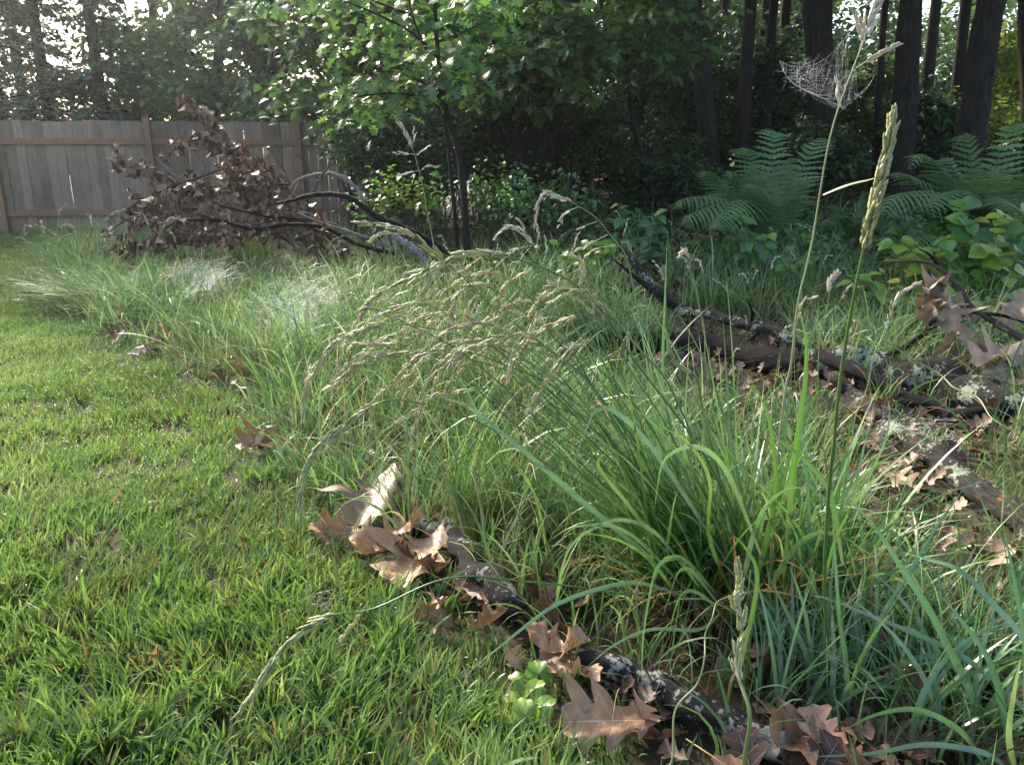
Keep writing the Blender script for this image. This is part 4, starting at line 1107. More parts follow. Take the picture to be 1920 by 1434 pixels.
# ------------------------------------------------------------------ brush pile of dead branches
def dead_branch(label, pts, Y, r, leaves=None, seed=0, mat='bark_twig', group=None, dY=0., sz=(.06, .115), twigs=4, name='dead_branch', tone=(.1, .9)):
    g = np.random.default_rng(seed)
    P = np.array([at(a, b, Y + dY * k / (len(pts) - 1)) for k, (a, b) in enumerate(pts)])
    P = smooth_path(P, 50); P += np.cumsum(g.normal(size=P.shape), 0) * .0025
    t = thing(name, label, 'branch', P[-1], group)
    mb = MB(); tube(mb, P, r, sides=9, rough=.18, seed=seed, raw=True)
    mb.build('limb', M[mat], t)
    tw = []
    for q in range(twigs):
        i0 = g.integers(4, 40); d = (P[max(0, i0 - 3)] - P[i0]); d /= np.linalg.norm(d)
        e = P[i0] + (d * .7 + rdir(g, 1)[0] * .7) * g.uniform(.12, .38)
        pp = smooth_path([P[i0], (P[i0] + e) / 2 + rdir(g, 1)[0] * .03, e], 8); tw.append(pp)
        tb = MB(); tube(tb, pp, [r[0] * .35 + .0025, .002], sides=5, raw=True); tb.build('twig', M[mat], t)
    if leaves:
        a, b, n = leaves
        i = g.integers(int(a * 49), int(b * 49) + 1, n)
        p = P[i] + rdir(g, n) * .05
        for pp in tw:
            p = np.vstack([p, pp[g.integers(1, 8, max(4, n // 14))]])
        n = len(p)
        hd = rdir(g, n) * .6; hd[:, 2] -= 1.0
        nr = rdir(g, n)
        cm = MB()
        scatter(cm, CURLED2, p, rotmats(nr, hd), g.uniform(*sz, n), g.uniform(*tone, n) ** 1.3)
        cm.build('foliage', M['dry_dark'], t)
    return t
CURLED2 = leaf_template(7, [.02, .12, .26, .16, .30, .24, .12, .02], fold=1.1, bend=.5, slant=.3)
dead_branch('tall dead branch thick with curled brown leaves leaning up left in front of the fence', [(346, 184), (400, 232), (450, 292), (500, 345), (545, 400), (600, 450)], 8.3, [.006, .012, .02, .026], (0, .80, 170), 301, dY=-.3, twigs=10, sz=(.06, .11))
dead_branch('dead branch with drooping leaves crossing below the tall brown branch', [(335, 264), (366, 258), (403, 267), (437, 282), (471, 295), (505, 316), (540, 352), (580, 410)], 8.1, [.004, .008, .012, .016], (0, .85, 120), 302, dY=-.2, twigs=8)
dead_branch('pale barked dead branch with dark hanging leaves at the left of the pile', [(222, 300), (238, 312), (254, 316), (288, 319), (325, 332), (359, 353), (392, 372), (460, 410)], 8.2, [.006, .010, .013, .015], (0, .75, 110), 303, mat='bark_pale', dY=-.2, twigs=6)
dead_branch('thin bare pale twig sticking up left at the top of the pile', [(234, 258), (274, 292), (300, 303), (340, 345)], 8.4, [.003, .006, .007], None, 304, mat='bark_pale', twigs=1)
dead_branch('arching black branch curving down right over the pile', [(518, 382), (555, 375), (583, 368), (623, 366), (657, 373), (708, 407), (759, 430), (815, 462), (850, 485)], 6.9, [.014, .020, .024, .026, .028], None, 305, mat='bark_black', dY=-.5, twigs=2)
dead_branch('pale grey crooked branch above the arching black branch', [(545, 352), (560, 336), (599, 329), (633, 334), (657, 346), (671, 363), (683, 392)], 7.0, [.008, .016, .02, .018], None, 306, mat='bark_pale', twigs=1)
dead_branch('dark forked twig standing up beside the pale crooked branch', [(610, 270), (617, 294), (599, 326), (585, 345), (574, 366)], 6.95, [.005, .009, .012], None, 307, mat='bark_twig', twigs=1)
dead_branch('thin grey twig slanting past the right fence post', [(553, 286), (575, 305), (599, 328)], 7.1, [.006, .009], None, 308, mat='bark_twig', twigs=0)
dead_branch('long dark branch lying low along the front of the pile', [(352, 412), (410, 414), (471, 431), (539, 422), (606, 427), (674, 458), (740, 475)], 7.4, [.012, .018, .02, .02], (0, .5, 26), 309, mat='bark_black', dY=-.5)
dead_branch('low bare branch drooping at the left foot of the pile', [(205, 434), (232, 418), (268, 410), (329, 420), (400, 440)], 7.6, [.006, .010, .014], (.3, .9, 34), 310)
dead_branch('pale stub of thick branch in the grass behind the dewy web', [(735, 442), (769, 464), (800, 495)], 6.2, [.026, .030, .026], None, 311, mat='bark_pale', twigs=0)
dead_branch('dark leafy branch heaped at the lower left of the pile', [(215, 470), (260, 462), (310, 445), (360, 440), (430, 455)], 7.3, [.006, .010, .014], (0, 1, 90), 312, twigs=8, tone=(0, .6))
dead_branch('leafy dead branch in the middle of the pile under the crossing branch', [(430, 320), (470, 350), (510, 385), (560, 420), (610, 450)], 7.7, [.006, .010, .014, .016], (0, .9, 110), 313, twigs=9)
dead_branch('brown leafed branch hanging right of the left fence post', [(250, 372), (290, 380), (330, 395), (390, 410), (450, 440)], 7.9, [.005, .010, .014], (0, .8, 70), 314, twigs=8)
dead_branch('straight grey stick lying at the right of the pile', [(560, 400), (620, 420), (690, 440), (760, 470)], 7.2, [.010, .014, .014], None, 315, mat='bark_pale', twigs=3)
dead_branch('thin dark stick crossing the middle of the pile', [(400, 380), (480, 400), (560, 412), (640, 440)], 7.3, [.008, .012, .012], None, 316, mat='bark_black', twigs=4)
for kk, pts in enumerate(([(655, 268), (680, 300), (705, 330), (720, 370)], [(520, 300), (545, 350), (560, 400)], [(700, 320), (690, 370), (700, 430)], [(480, 340), (520, 400), (540, 450)])):
    dead_branch(['thin bare twig in front of the fine leaved shrub', 'upright dark twig in front of the right fence post', 'bare twig rising left of the yellow green bush', 'dark twig in the middle of the brown leaves'][kk], pts, 7.3, [.004, .007, .009], None, 330 + kk, twigs=3)

g9 = np.random.default_rng(340)
for kk in range(26):
    cx, cy = g9.uniform(270, 640), 0
    cy = np.interp(cx, [250, 350, 450, 560, 640], [400, 350, 345, 370, 410]) + g9.uniform(-30, 80)
    a = g9.uniform(-.5, 1.0); L = g9.uniform(60, 170)
    dx, dy = math.cos(a) * L / 2, math.sin(a) * L / 2
    dead_branch('thin dead twig with shrivelled brown leaves in the tangle of the brush pile', [(cx - dx, cy - dy), (cx + g9.normal() * 8, cy + g9.normal() * 8 - 6), (cx + dx, cy + dy)], g9.uniform(7.3, 8.3), [.003, .006, .008], (0, 1, int(g9.integers(5, 36))), 350 + kk,
                mat=['bark_twig', 'bark_pale', 'bark_black'][kk % 3], group='thin twigs tangled in the brush pile', twigs=3, sz=(.04, .10), name='dead_twig')

# ------------------------------------------------------------------ ferns
def fern(label, fronds, Y, seed, bases):
    g = np.random.default_rng(seed)
    b = at(*bases, Y); b[2] = H(b[0], b[1])
    t = thing('fern', label, 'fern', b, 'ferns at the wood edge')
    for (tx, ty, dY, sag) in fronds:
        e = at(tx, ty, Y + dY)
        s = b + [g.normal() * .05, g.normal() * .05, 0]
        hv = (e - s)
        mid = s + hv * .55 + np.array([0, 0, 1]) * sag * np.linalg.norm(hv)
        hn_ = np.linalg.norm(hv); hz = hv * [1, 1, 0]; hz = hz / (np.linalg.norm(hz) + 1e-6)
        P = smooth_path([s, s + hv * .25 + np.array([0, 0, .8]) * sag * hn_ + rdir(g, 1)[0] * .02, mid, e, e + hz * hn_ * .10 - [0, 0, hn_ * g.uniform(.02, .12)]], 64)
        L = np.linalg.norm(np.diff(P, axis=0), axis=1).sum()
        T, N, B = frames(P, (0, 0, 1))
        N = np.where((N[:, 2:] < 0), -N, N); B = np.cross(T, N)
        mb = MB(); tube(mb, P, [.004, .003, .001], sides=5, raw=True)
        side_droop = g.uniform(.15, .5); wob = g.uniform(0, 6)
        for i in range(6, 64, 2):
            u = i / 63
            l = L * .25 * np.interp(u, [.14, .3, .5, .8, 1], [.45, .9, 1, .6, .06]) * g.uniform(.80, 1.08)
            for sd in (-1, 1):
                d = B[i] * sd + T[i] * .35 - N[i] * .12
                d = d / np.linalg.norm(d)
                r = 11
                q_ = np.linspace(0, 1, r)
                ax = P[i] + d * (q_ * l)[:, None] + (np.array([0, 0, -1]) * (side_droop + .1 * math.sin(i * .5 + wob)) + T[i] * .12) * (l * q_ ** 2)[:, None]
                wv = l * .075 * np.clip(1.1 - q_ ** 1.7, .05, 1) * np.where(np.arange(r) % 2, 1.25, .6)
                wdir = np.cross(d, N[i]); wdir /= np.linalg.norm(wdir)
                v = np.stack([ax - wdir * wv[:, None], ax + wdir * wv[:, None]], 1).reshape(-1, 3)
                a = np.arange(r - 1) * 2
                mb.add(v, np.stack([a, a + 1, a + 3, a + 2], -1), np.clip(.45 + g.normal() * .18, 0, 1))
        mb.build('frond', M['fern'], t)
    return t
fern('tall fern clump behind the broad leaved plants, left of the tall pale stalk', [(1452, 250, .1, .06), (1398, 280, -.1, .12), (1534, 264, .2, .06), (1326, 322, -.2, .18), (1284, 372, -.4, .22), (1300, 400, -.6, .25), (1372, 322, -.1, .16), (1480, 300, .3, .08), (1512, 340, -.3, .18), (1410, 345, -.5, .2), (1350, 410, -.7, .3)], 6.9, 81, (1432, 440))
fern('large fern clump at the right edge below the thick black trunk', [(1812, 255, .1, .08), (1898, 238, .1, .06), (1732, 290, -.1, .16), (1690, 325, -.2, .2), (1930, 320, -.3, .2), (1680, 368, -.5, .25), (1860, 320, -.5, .22), (1780, 300, .3, .1), (1760, 370, -.6, .28), (1880, 380, -.7, .3)], 6.6, 82, (1838, 430))
fern('low fern in deep shade between the two tall fern clumps', [(1560, 385, -.2, .25), (1620, 360, 0, .25), (1660, 395, -.2, .25), (1540, 420, -.4, .3), (1640, 420, -.4, .3)], 7.2, 83, (1605, 450))
fern('low fern in front of the right fern clump beside the mossy ground', [(1720, 430, -.2, .25), (1780, 440, -.4, .25), (1700, 470, -.4, .3), (1820, 470, -.4, .3)], 6.2, 84, (1765, 490))

# ------------------------------------------------------------------ broad leaved plants
def herb(label, px, py, Y, rx, ry, n, sz, tn, seed, tpl=OVATE, group='broad leaved plants at the wood edge'):
    g = np.random.default_rng(seed)
    c = at(px, py, Y); m = mpp(c)
    b = np.array([c[0], c[1], H(c[0], c[1])])
    t = thing('broadleaf_plant', label, 'plant', b, group)
    cm, mb = MB(), MB()
    ns = max(4, n // 9)
    for s in range(ns):
        top = c + np.array([g.uniform(-1, 1) * rx * m, g.uniform(-.5, .5) * rx * m, g.uniform(-.6, 1) * ry * m])
        root = b + [g.normal() * rx * m * .3, g.normal() * .08, -.02]
        P = smooth_path([root, (root + top) / 2 + rdir(g, 1)[0] * .04 + [0, 0, .06], top], 12)
        tube(mb, P, [.004, .003, .0015], sides=5, raw=True)
        q = n // ns
        i = np.r_[g.integers(5, 12, q - 1), 11]
        pos = P[i] + rdir(g, q) * .02
        hd = rdir(g, q) * [1, 1, .2]; hd[:, 2] -= .15
        nr = rdir(g, q) * .38; nr[:, 2] += .9; nr[:, 1] -= .45
        scatter(cm, tpl, pos, rotmats(nr, hd), sz * g.uniform(.6, 1.25, q), np.clip(g.uniform(*tn) + g.normal(size=q) * .1, 0, 1))
    mb.build('stem', M['stem'], t); cm.build('foliage', M['herb'], t)
BROAD = leaf_template(6, [.03, .30, .42, .44, .36, .2, .01], fold=.1, bend=.22, cols=4)
herb('large broad leaved plant at the right edge above the oak leaves', 1850, 455, 5.2, 80, 70, 170, .125, (.2, 1), 91, BROAD)
herb('yellow green broad leaved plant lit up left of the plant at the right edge', 1745, 475, 5.4, 62, 40, 70, .115, (.5, 1), 92, BROAD)  # its brightness is light painted in by yellower tints
herb('low broad leaved plant behind the hanging oak leaves', 1840, 560, 4.8, 90, 36, 70, .12, (.3, .9), 93, BROAD)
herb('leafy plant in front of the left fern clump beside the tall pale stalk', 1420, 440, 5.9, 52, 36, 56, .10, (.0, .5), 94)
herb('bluish green leafy plant right of the arching seed head', 1205, 405, 6.2, 58, 32, 60, .10, (.0, .4), 95)
herb('yellow leaved low plant behind the broken upper end of the fallen branch', 1110, 470, 5.9, 70, 24, 50, .09, (.6, 1), 96)
herb('low green plant between the long fallen branch and the twig with pale bark', 1660, 540, 4.9, 60, 30, 50, .09, (.4, .9), 97)
herb('dark leafy plant low in the shade right of the tall pale stalk', 1590, 470, 6.2, 60, 30, 44, .10, (0, .3), 98)
herb('small leafy plant below the fern at the right of the tall stalk', 1700, 430, 6.4, 40, 24, 30, .10, (.2, .6), 99)
herb('young leafy plant below the yellow flowered stem', 1470, 490, 5.6, 50, 26, 40, .085, (.1, .5), 89)

# lobed green plants on the ground in front
def lobed_plant(label, spots, seed):
    g = np.random.default_rng(seed)
    c = gp(*spots[0][:2])
    t = thing('lobed_leaf_plant', label, 'plant', c, 'lobed green plants by the foreground stick')
    for (px, py, r_px, tilt, az) in spots:
        p = gp(px, py, .05); r = r_px * mpp(p)
        n = 40
        th = np.linspace(-2.75, 2.75, n)
        rad = r * (.72 + .30 * np.abs(np.cos(th * 1.5)) ** .7 + .05 * np.sin(th * 11))
        rows = [np.zeros((n, 3))]
        for f in (.35, .7, 1.):
            x = np.sin(th) * rad * f; y = np.cos(th) * rad * f
            z = -.28 * r * f ** 2 * np.cos(th * 3) - .25 * r * f ** 2
            rows.append(np.stack([x, y, z], -1))
        V = np.concatenate(rows)
        ca, sa = math.cos(az), math.sin(az)
        ct, st = math.cos(tilt), math.sin(tilt)
        V = np.stack([V[:, 0], V[:, 1] * ct - V[:, 2] * st, V[:, 1] * st + V[:, 2] * ct], -1)
        Vw = np.stack([V[:, 0] * ca - V[:, 1] * sa, V[:, 0] * sa + V[:, 1] * ca, V[:, 2]], -1) + p
        i = np.arange(3)[:, None] * n + np.arange(n - 1)[None]
        q = np.stack([i, i + 1, i + n + 1, i + n], -1).reshape(-1, 4)
        uv = np.stack([np.tile(np.linspace(-1, 1, n), 4) + .001, np.repeat([0, .35, .7, 1], n) + .001], -1)
        mb = MB(); mb.add(Vw, q, g.uniform(.45, .75), uv)
        o = mb.build('leaf', M['herb'], t)
        sb = MB(); tube(sb, [c + rdir(g, 1)[0] * .01, (c + p) / 2 + [0, 0, .015], p], [.0014, .001], n=8, sides=5)
        sb.build('stalk', M['stem'], t)
lobed_plant('lobed bright green leaves in the grass left of the large tan leaf', [(985, 1340, 34, .7, .3), (1018, 1322, 26, .5, -.9), (970, 1312, 24, .5, 1.3)], 1)
lobed_plant('darker lobed leaves just below the tan leaf heap', [(1010, 1262, 30, .6, .2), (1002, 1290, 24, .5, -.5), (975, 1272, 22, .3, 1.1)], 2)

# ------------------------------------------------------------------ tussocks and seed stalks
def spindle(sides=6, flat=.55, w=.13):
    ts = [0, .18, .5, .8, 1]; rs = [.25, .85, 1, .55, .05]
    a = np.arange(sides) / sides * 2 * np.pi
    v = np.concatenate([np.stack([np.cos(a) * w * r, np.full(sides, t), np.sin(a) * w * r * flat], -1) for t, r in zip(ts, rs)])
    i = np.arange(len(ts) - 1)[:, None] * sides; j = np.arange(sides)[None]
    q = np.stack([i + j, i + (j + 1) % sides, i + sides + (j + 1) % sides, i + sides + j], -1).reshape(-1, 4)
    uv = np.stack([np.tile(np.cos(a), len(ts)) + .001, np.repeat(ts, sides) + .3], -1)
    return v, q, uv
def spikelet(nf, w, ang, flen):
    fv, fq, fu = spindle(6, .6, w)
    V, Q, U = [], [], []; n = 0
    for k in range(nf):
        s = 1 if k % 2 else -1
        a = ang * s * (1 - .5 * k / nf)
        p = fv * flen * (1 - .25 * k / nf)
        p = np.stack([p[:, 0] * math.cos(a) + p[:, 1] * math.sin(a), -p[:, 0] * math.sin(a) + p[:, 1] * math.cos(a), p[:, 2]], -1)
        p = p + [s * w * .25, (1 - flen) * k / max(1, nf - 1), .02 * s]
        V.append(p); Q.append(fq + n); U.append(fu); n += len(fv)
    return np.concatenate(V), np.concatenate(Q), np.concatenate(U)
SPK = spikelet(5, .19, .20, .46)
SPK_FAT = spikelet(6, .25, .26, .42)

def seed_head(mb, P, n, L, g, spread=.28, tn=(.2, .8), tpl=SPK, droop=.15, off=.003):
    """spikelets laid along the rachis P, overlapping and alternating sides"""
    T, N, B = frames(P, (0, -1, .3))
    i = np.clip((np.linspace(0, .97, n) * (len(P) - 1)).astype(int), 0, len(P) - 1)
    a = np.arange(n) * 2.4 + g.normal(size=n) * .4
    side = N[i] * np.cos(a)[:, None] + B[i] * np.sin(a)[:, None]
    hd = T[i] + side * (spread * g.uniform(.5, 1.3, n))[:, None]; hd[:, 2] -= droop
    pos = P[i] + side * off
    sc = L * g.uniform(.75, 1.2, n) * np.interp(np.linspace(0, 1, n), [0, .5, 1], [1, 1, .8])
    scatter(mb, tpl, pos, rotmats(side + rdir(g, n) * .3, hd), sc, np.clip(g.uniform(*tn, n), 0, 1))

def stalk(parent, pts, r, head, seed, seedmat='seed', stemmat='stem', tint=.4, sub=True):
    """pts (px, py, Y); head = (first fraction, n, spikelet length, kwargs)"""
    g = np.random.default_rng(seed)
    P = smooth_path([at(*p) for p in pts], 60); r = r * 1.4
    j = smooth_path(np.r_[[np.zeros(3)], np.r_[g.normal(size=(8, 3)) * .007]], 60); P = P + j
    mb = MB(); tube(mb, P, [r, r * .85, r * .35], sides=7, raw=True, tint=tint)
    so = mb.build('stem', M[stemmat], parent)
    for (f0, f1, n, L, kw) in head:
        hb = MB(); i0, i1 = int(f0 * 59), int(f1 * 59)
        seed_head(hb, P[i0:i1 + 1], int(n * 1.15), L * 1.34, g, **kw)
        hb.build('seed_head', M[seedmat], so)
    return P

def branchlet(parent, pts, r, n, L, seed, seedmat='seed', **kw):
    g = np.random.default_rng(seed)
    P = smooth_path([at(*p) for p in pts], 16)
    mb = MB(); tube(mb, P, [r, r * .5], sides=5, raw=True, tint=.6)
    seed_head(mb, P[5:], n, L, g, **kw)
    mb.build('seed_head', M[seedmat], parent)

base = gp(1320, 1135)
tus = thing('grass_tussock', 'big green grass tussock with arching stems and drooping seed heads in the middle', 'grass', base)
D = lambda pts, Y0, Y1: [(a, b, Y0 + (Y1 - Y0) * k / (len(pts) - 1)) for k, (a, b) in enumerate(pts)]
# arching seed stems traced by their course: (points, depth at foot, depth at tip, stem radius, heads)
H1 = dict(spread=.22, tn=(.1, .75))
for k, (pts, y0, y1, r, hd) in enumerate([
    ([(1400, 1130), (1345, 900), (1186, 668), (1152, 610), (1107, 560), (1060, 530), (1000, 500), (935, 479), (864, 480), (834, 492), (768, 530), (709, 563), (680, 602)], 1.75, 1.75, .0021, [(.66, 1, 26, .034, H1)]),
    ([(1290, 1130), (1200, 860), (1119, 735), (1044, 672), (939, 584), (868, 513), (818, 475), (768, 438), (717, 421), (659, 415)], 1.8, 1.75, .0016, [(.70, 1, 14, .032, H1)]),
    ([(1290, 1120), (1180, 850), (1065, 685), (918, 638), (810, 613), (726, 607), (676, 617), (625, 643), (596, 690), (575, 740), (566, 795)], 1.75, 1.6, .0015, [(.66, 1, 30, .028, dict(spread=.35, tn=(.2, .9)))]),
    ([(1280, 1120), (1160, 850), (1044, 718), (918, 672), (818, 655), (743, 656), (697, 659), (659, 684), (617, 731)], 1.75, 1.65, .0015, [(.68, 1, 22, .028, H1)]),
    ([(1290, 1110), (1190, 880), (1023, 735), (918, 684), (843, 664), (801, 664), (772, 680), (734, 714), (701, 751), (690, 793)], 1.8, 1.75, .0014, [(.68, 1, 24, .024, dict(spread=.4, tn=(.2, .8)))]),
    ([(1300, 1120), (1200, 850), (1080, 680), (1000, 600), (918, 551), (876, 546), (847, 563), (830, 626), (818, 693), (805, 747)], 1.85, 1.85, .0015, [(.62, 1, 34, .026, dict(spread=.4, tn=(.3, 1)))]),
    ([(1300, 1140), (1210, 1010), (1128, 931), (1023, 869), (918, 802), (834, 764), (751, 754), (700, 768), (638, 802), (600, 831), (575, 877), (563, 923), (556, 986)], 1.7, 1.45, .0016, [(.68, 1, 30, .030, dict(spread=.2, tn=(.0, .6)))]),
    ([(1400, 1140), (1330, 900), (1250, 720), (1190, 659), (1144, 588), (1119, 567), (1085, 542), (1048, 536)], 1.7, 1.75, .0024, [(.72, 1, 24, .024, dict(spread=.18, tn=(0, .3)))]),
    ([(1340, 1140), (1190, 820), (1107, 722), (1077, 676), (1035, 634), (998, 605), (943, 580)], 1.75, 1.8, .0022, [(.72, 1, 18, .026, dict(spread=.2, tn=(0, .4)))]),
    ([(1420, 1140), (1360, 900), (1310, 740), (1285, 700), (1262, 655), (1245, 628)], 1.75, 1.8, .0026, [(.74, 1, 16, .022, dict(spread=.12, tn=(0, .3)))]),
    ([(1280, 1140), (1230, 1120), (1190, 1112), (1071, 1092), (978, 1084), (885, 1082), (792, 1091), (691, 1127), (633, 1146), (581, 1183), (529, 1220), (495, 1257), (473, 1302), (450, 1343)], 1.6, 1.22, .0016, [(.70, 1, 28, .030, dict(spread=.16, tn=(.1, .6)))]),
    ([(1300, 1110), (1130, 800), (1010, 690), (930, 650), (860, 640), (800, 650), (765, 690), (750, 740)], 1.95, 2.0, .0014, [(.66, 1, 22, .024, dict(spread=.35, tn=(.3, 1)))]),
    ([(1310, 1110), (1200, 800), (1100, 640), (1020, 580), (960, 560), (905, 590), (885, 640)], 2.0, 2.05, .0014, [(.70, 1, 18, .024, dict(spread=.35, tn=(.3, 1)))]),
    ([(1300, 1100), (1150, 830), (1040, 760), (940, 730), (860, 728), (800, 750), (770, 800)], 1.8, 1.8, .0013, [(.70, 1, 18, .022, dict(spread=.35, tn=(.2, .9)))]),
    ([(1310, 1120), (1200, 840), (1120, 660), (1090, 560), (1085, 500), (1060, 470)], 2.1, 2.2, .0014, [(.8, 1, 14, .022, dict(spread=.2, tn=(.4, 1)))]),
]):
    stalk(tus, D(pts, y0, y1), r, hd, 400 + k, tint=.15 + .4 * ((k * 7) % 5) / 5)
for k, (pts, Y, n, L) in enumerate([
    ([(834, 490), (790, 545), (770, 590), (742, 590)], 1.74, 8, .026), ([(830, 480), (820, 520), (800, 555)], 1.74, 5, .024), ([(905, 480), (870, 505), (850, 520)], 1.76, 6, .026), ([(760, 440), (720, 437), (700, 446)], 1.76, 5, .03),
    ([(958, 495), (950, 540), (940, 590)], 1.78, 6, .026), ([(980, 585), (960, 620), (948, 665)], 1.78, 6, .028), ([(920, 620), (915, 650), (900, 680)], 1.8, 5, .024), ([(1000, 590), (965, 600), (940, 635), (930, 700)], 1.75, 8, .026),
    ([(640, 640), (640, 680), (620, 720)], 1.62, 7, .024), ([(690, 660), (660, 690), (645, 720)], 1.66, 7, .024), ([(790, 664), (790, 700), (760, 740), (745, 790)], 1.76, 8, .022), ([(835, 590), (845, 640), (835, 690)], 1.85, 7, .022),
    ([(620, 810), (640, 810), (610, 840)], 1.52, 6, .026), ([(810, 770), (780, 775), (735, 792)], 1.7, 6, .03), ([(691, 1127), (668, 1160), (640, 1195)], 1.3, 7, .024), ([(1048, 536), (1030, 552), (1015, 556)], 1.75, 5, .024),
    ([(870, 545), (840, 560), (820, 590), (812, 610)], 1.86, 8, .022), ([(900, 545), (880, 570), (865, 610)], 1.86, 7, .022), ([(726, 607), (700, 640), (690, 690)], 1.66, 8, .022), ([(960, 580), (920, 600), (893, 612)], 1.8, 6, .024)]):
    branchlet(tus, [(a, b, Y) for a, b in pts], .0006, n, L, 450 + k, spread=.16, tn=(.2, .9))

g = np.random.default_rng(79)
for k in range(22):
    bx, by = g.uniform(1260, 1380), g.uniform(1080, 1140)
    tx, ty = g.uniform(590, 1010), g.uniform(590, 830)
    ax_, ay = tx + g.uniform(60, 150), min(ty - g.uniform(50, 120), 640)
    mx_, my = ax_ + (bx - ax_) * .42, ay + (by - ay) * .30
    y1 = g.uniform(1.55, 2.1)
    stalk(tus, D([(bx, by), (bx - .35 * (bx - mx_), my + (by - my) * .5), (mx_, my), ((mx_ + ax_) / 2, (my + ay) / 2 - 18), (ax_, ay), (tx + 35, ay + (ty - ay) * .35), (tx, ty)], 1.8, y1), g.uniform(.0010, .0015),
          [(g.uniform(.66, .78), 1, int(g.integers(12, 24)), g.uniform(.018, .026), dict(spread=g.uniform(.2, .4), tn=(.2, 1)))], 480 + k, tint=g.uniform(.1, .6))

g = np.random.default_rng(74)
def tuft_blades(mb, c, n, rx, ry, az0, azs, L, wd, lean, curv, tn, g, K=10, tw=.5, pw=1.4):
    th = g.uniform(0, 6.28, n); rr = g.random(n) ** .5
    b = np.stack([c[0] + np.cos(th) * rr * rx, c[1] + np.sin(th) * rr * ry, np.zeros(n)], -1)
    b[:, 2] = H(b[:, 0], b[:, 1]) - .01
    az = az0 + g.normal(size=n) * azs
    blades(mb, b, az, g.uniform(*L, n), g.uniform(*wd, n) * g.choice([1, 1.25, 1.6], n), np.abs(g.uniform(*lean, n)), g.uniform(*curv, n), K=K, tint=np.clip(g.uniform(*tn, n), 0, 1), twist=g.normal(size=n) * tw, pw=pw)
mb = MB()
tuft_blades(mb, base, 260, .16, .11, 2.7, .6, (.35, .90), (.0034, .0074), (.15, .60), (.05, 1.0), (.0, .8), g, K=12)
tuft_blades(mb, base + [.06, .04, 0], 190, .22, .14, 2.3, 1.5, (.25, .65), (.0045, .0095), (.05, .45), (.2, 1.8), (.1, .8), g)
tuft_blades(mb, base + [.22, -.02, 0], 130, .20, .12, 1.0, 2.2, (.25, .60), (.006, .011), (.02, .4), (.1, 1.4), (.1, .8), g)
o = mb.build('foliage', M['blade'], tus)
mb = MB()
tuft_blades(mb, base + [-.02, -.05, 0], 130, .16, .08, -1.7, 1.1, (.12, .30), (.0016, .004), (.5, 1.2), (.3, 1.0), (0, .8), g)
tuft_blades(mb, base + [.04, -.06, 0], 70, .22, .08, -1.0, 1.6, (.15, .42), (.004, .008), (.15, .7), (.3, 1.8), (0, .3), g)
mb.build('dead_blades', M['straw'], tus)

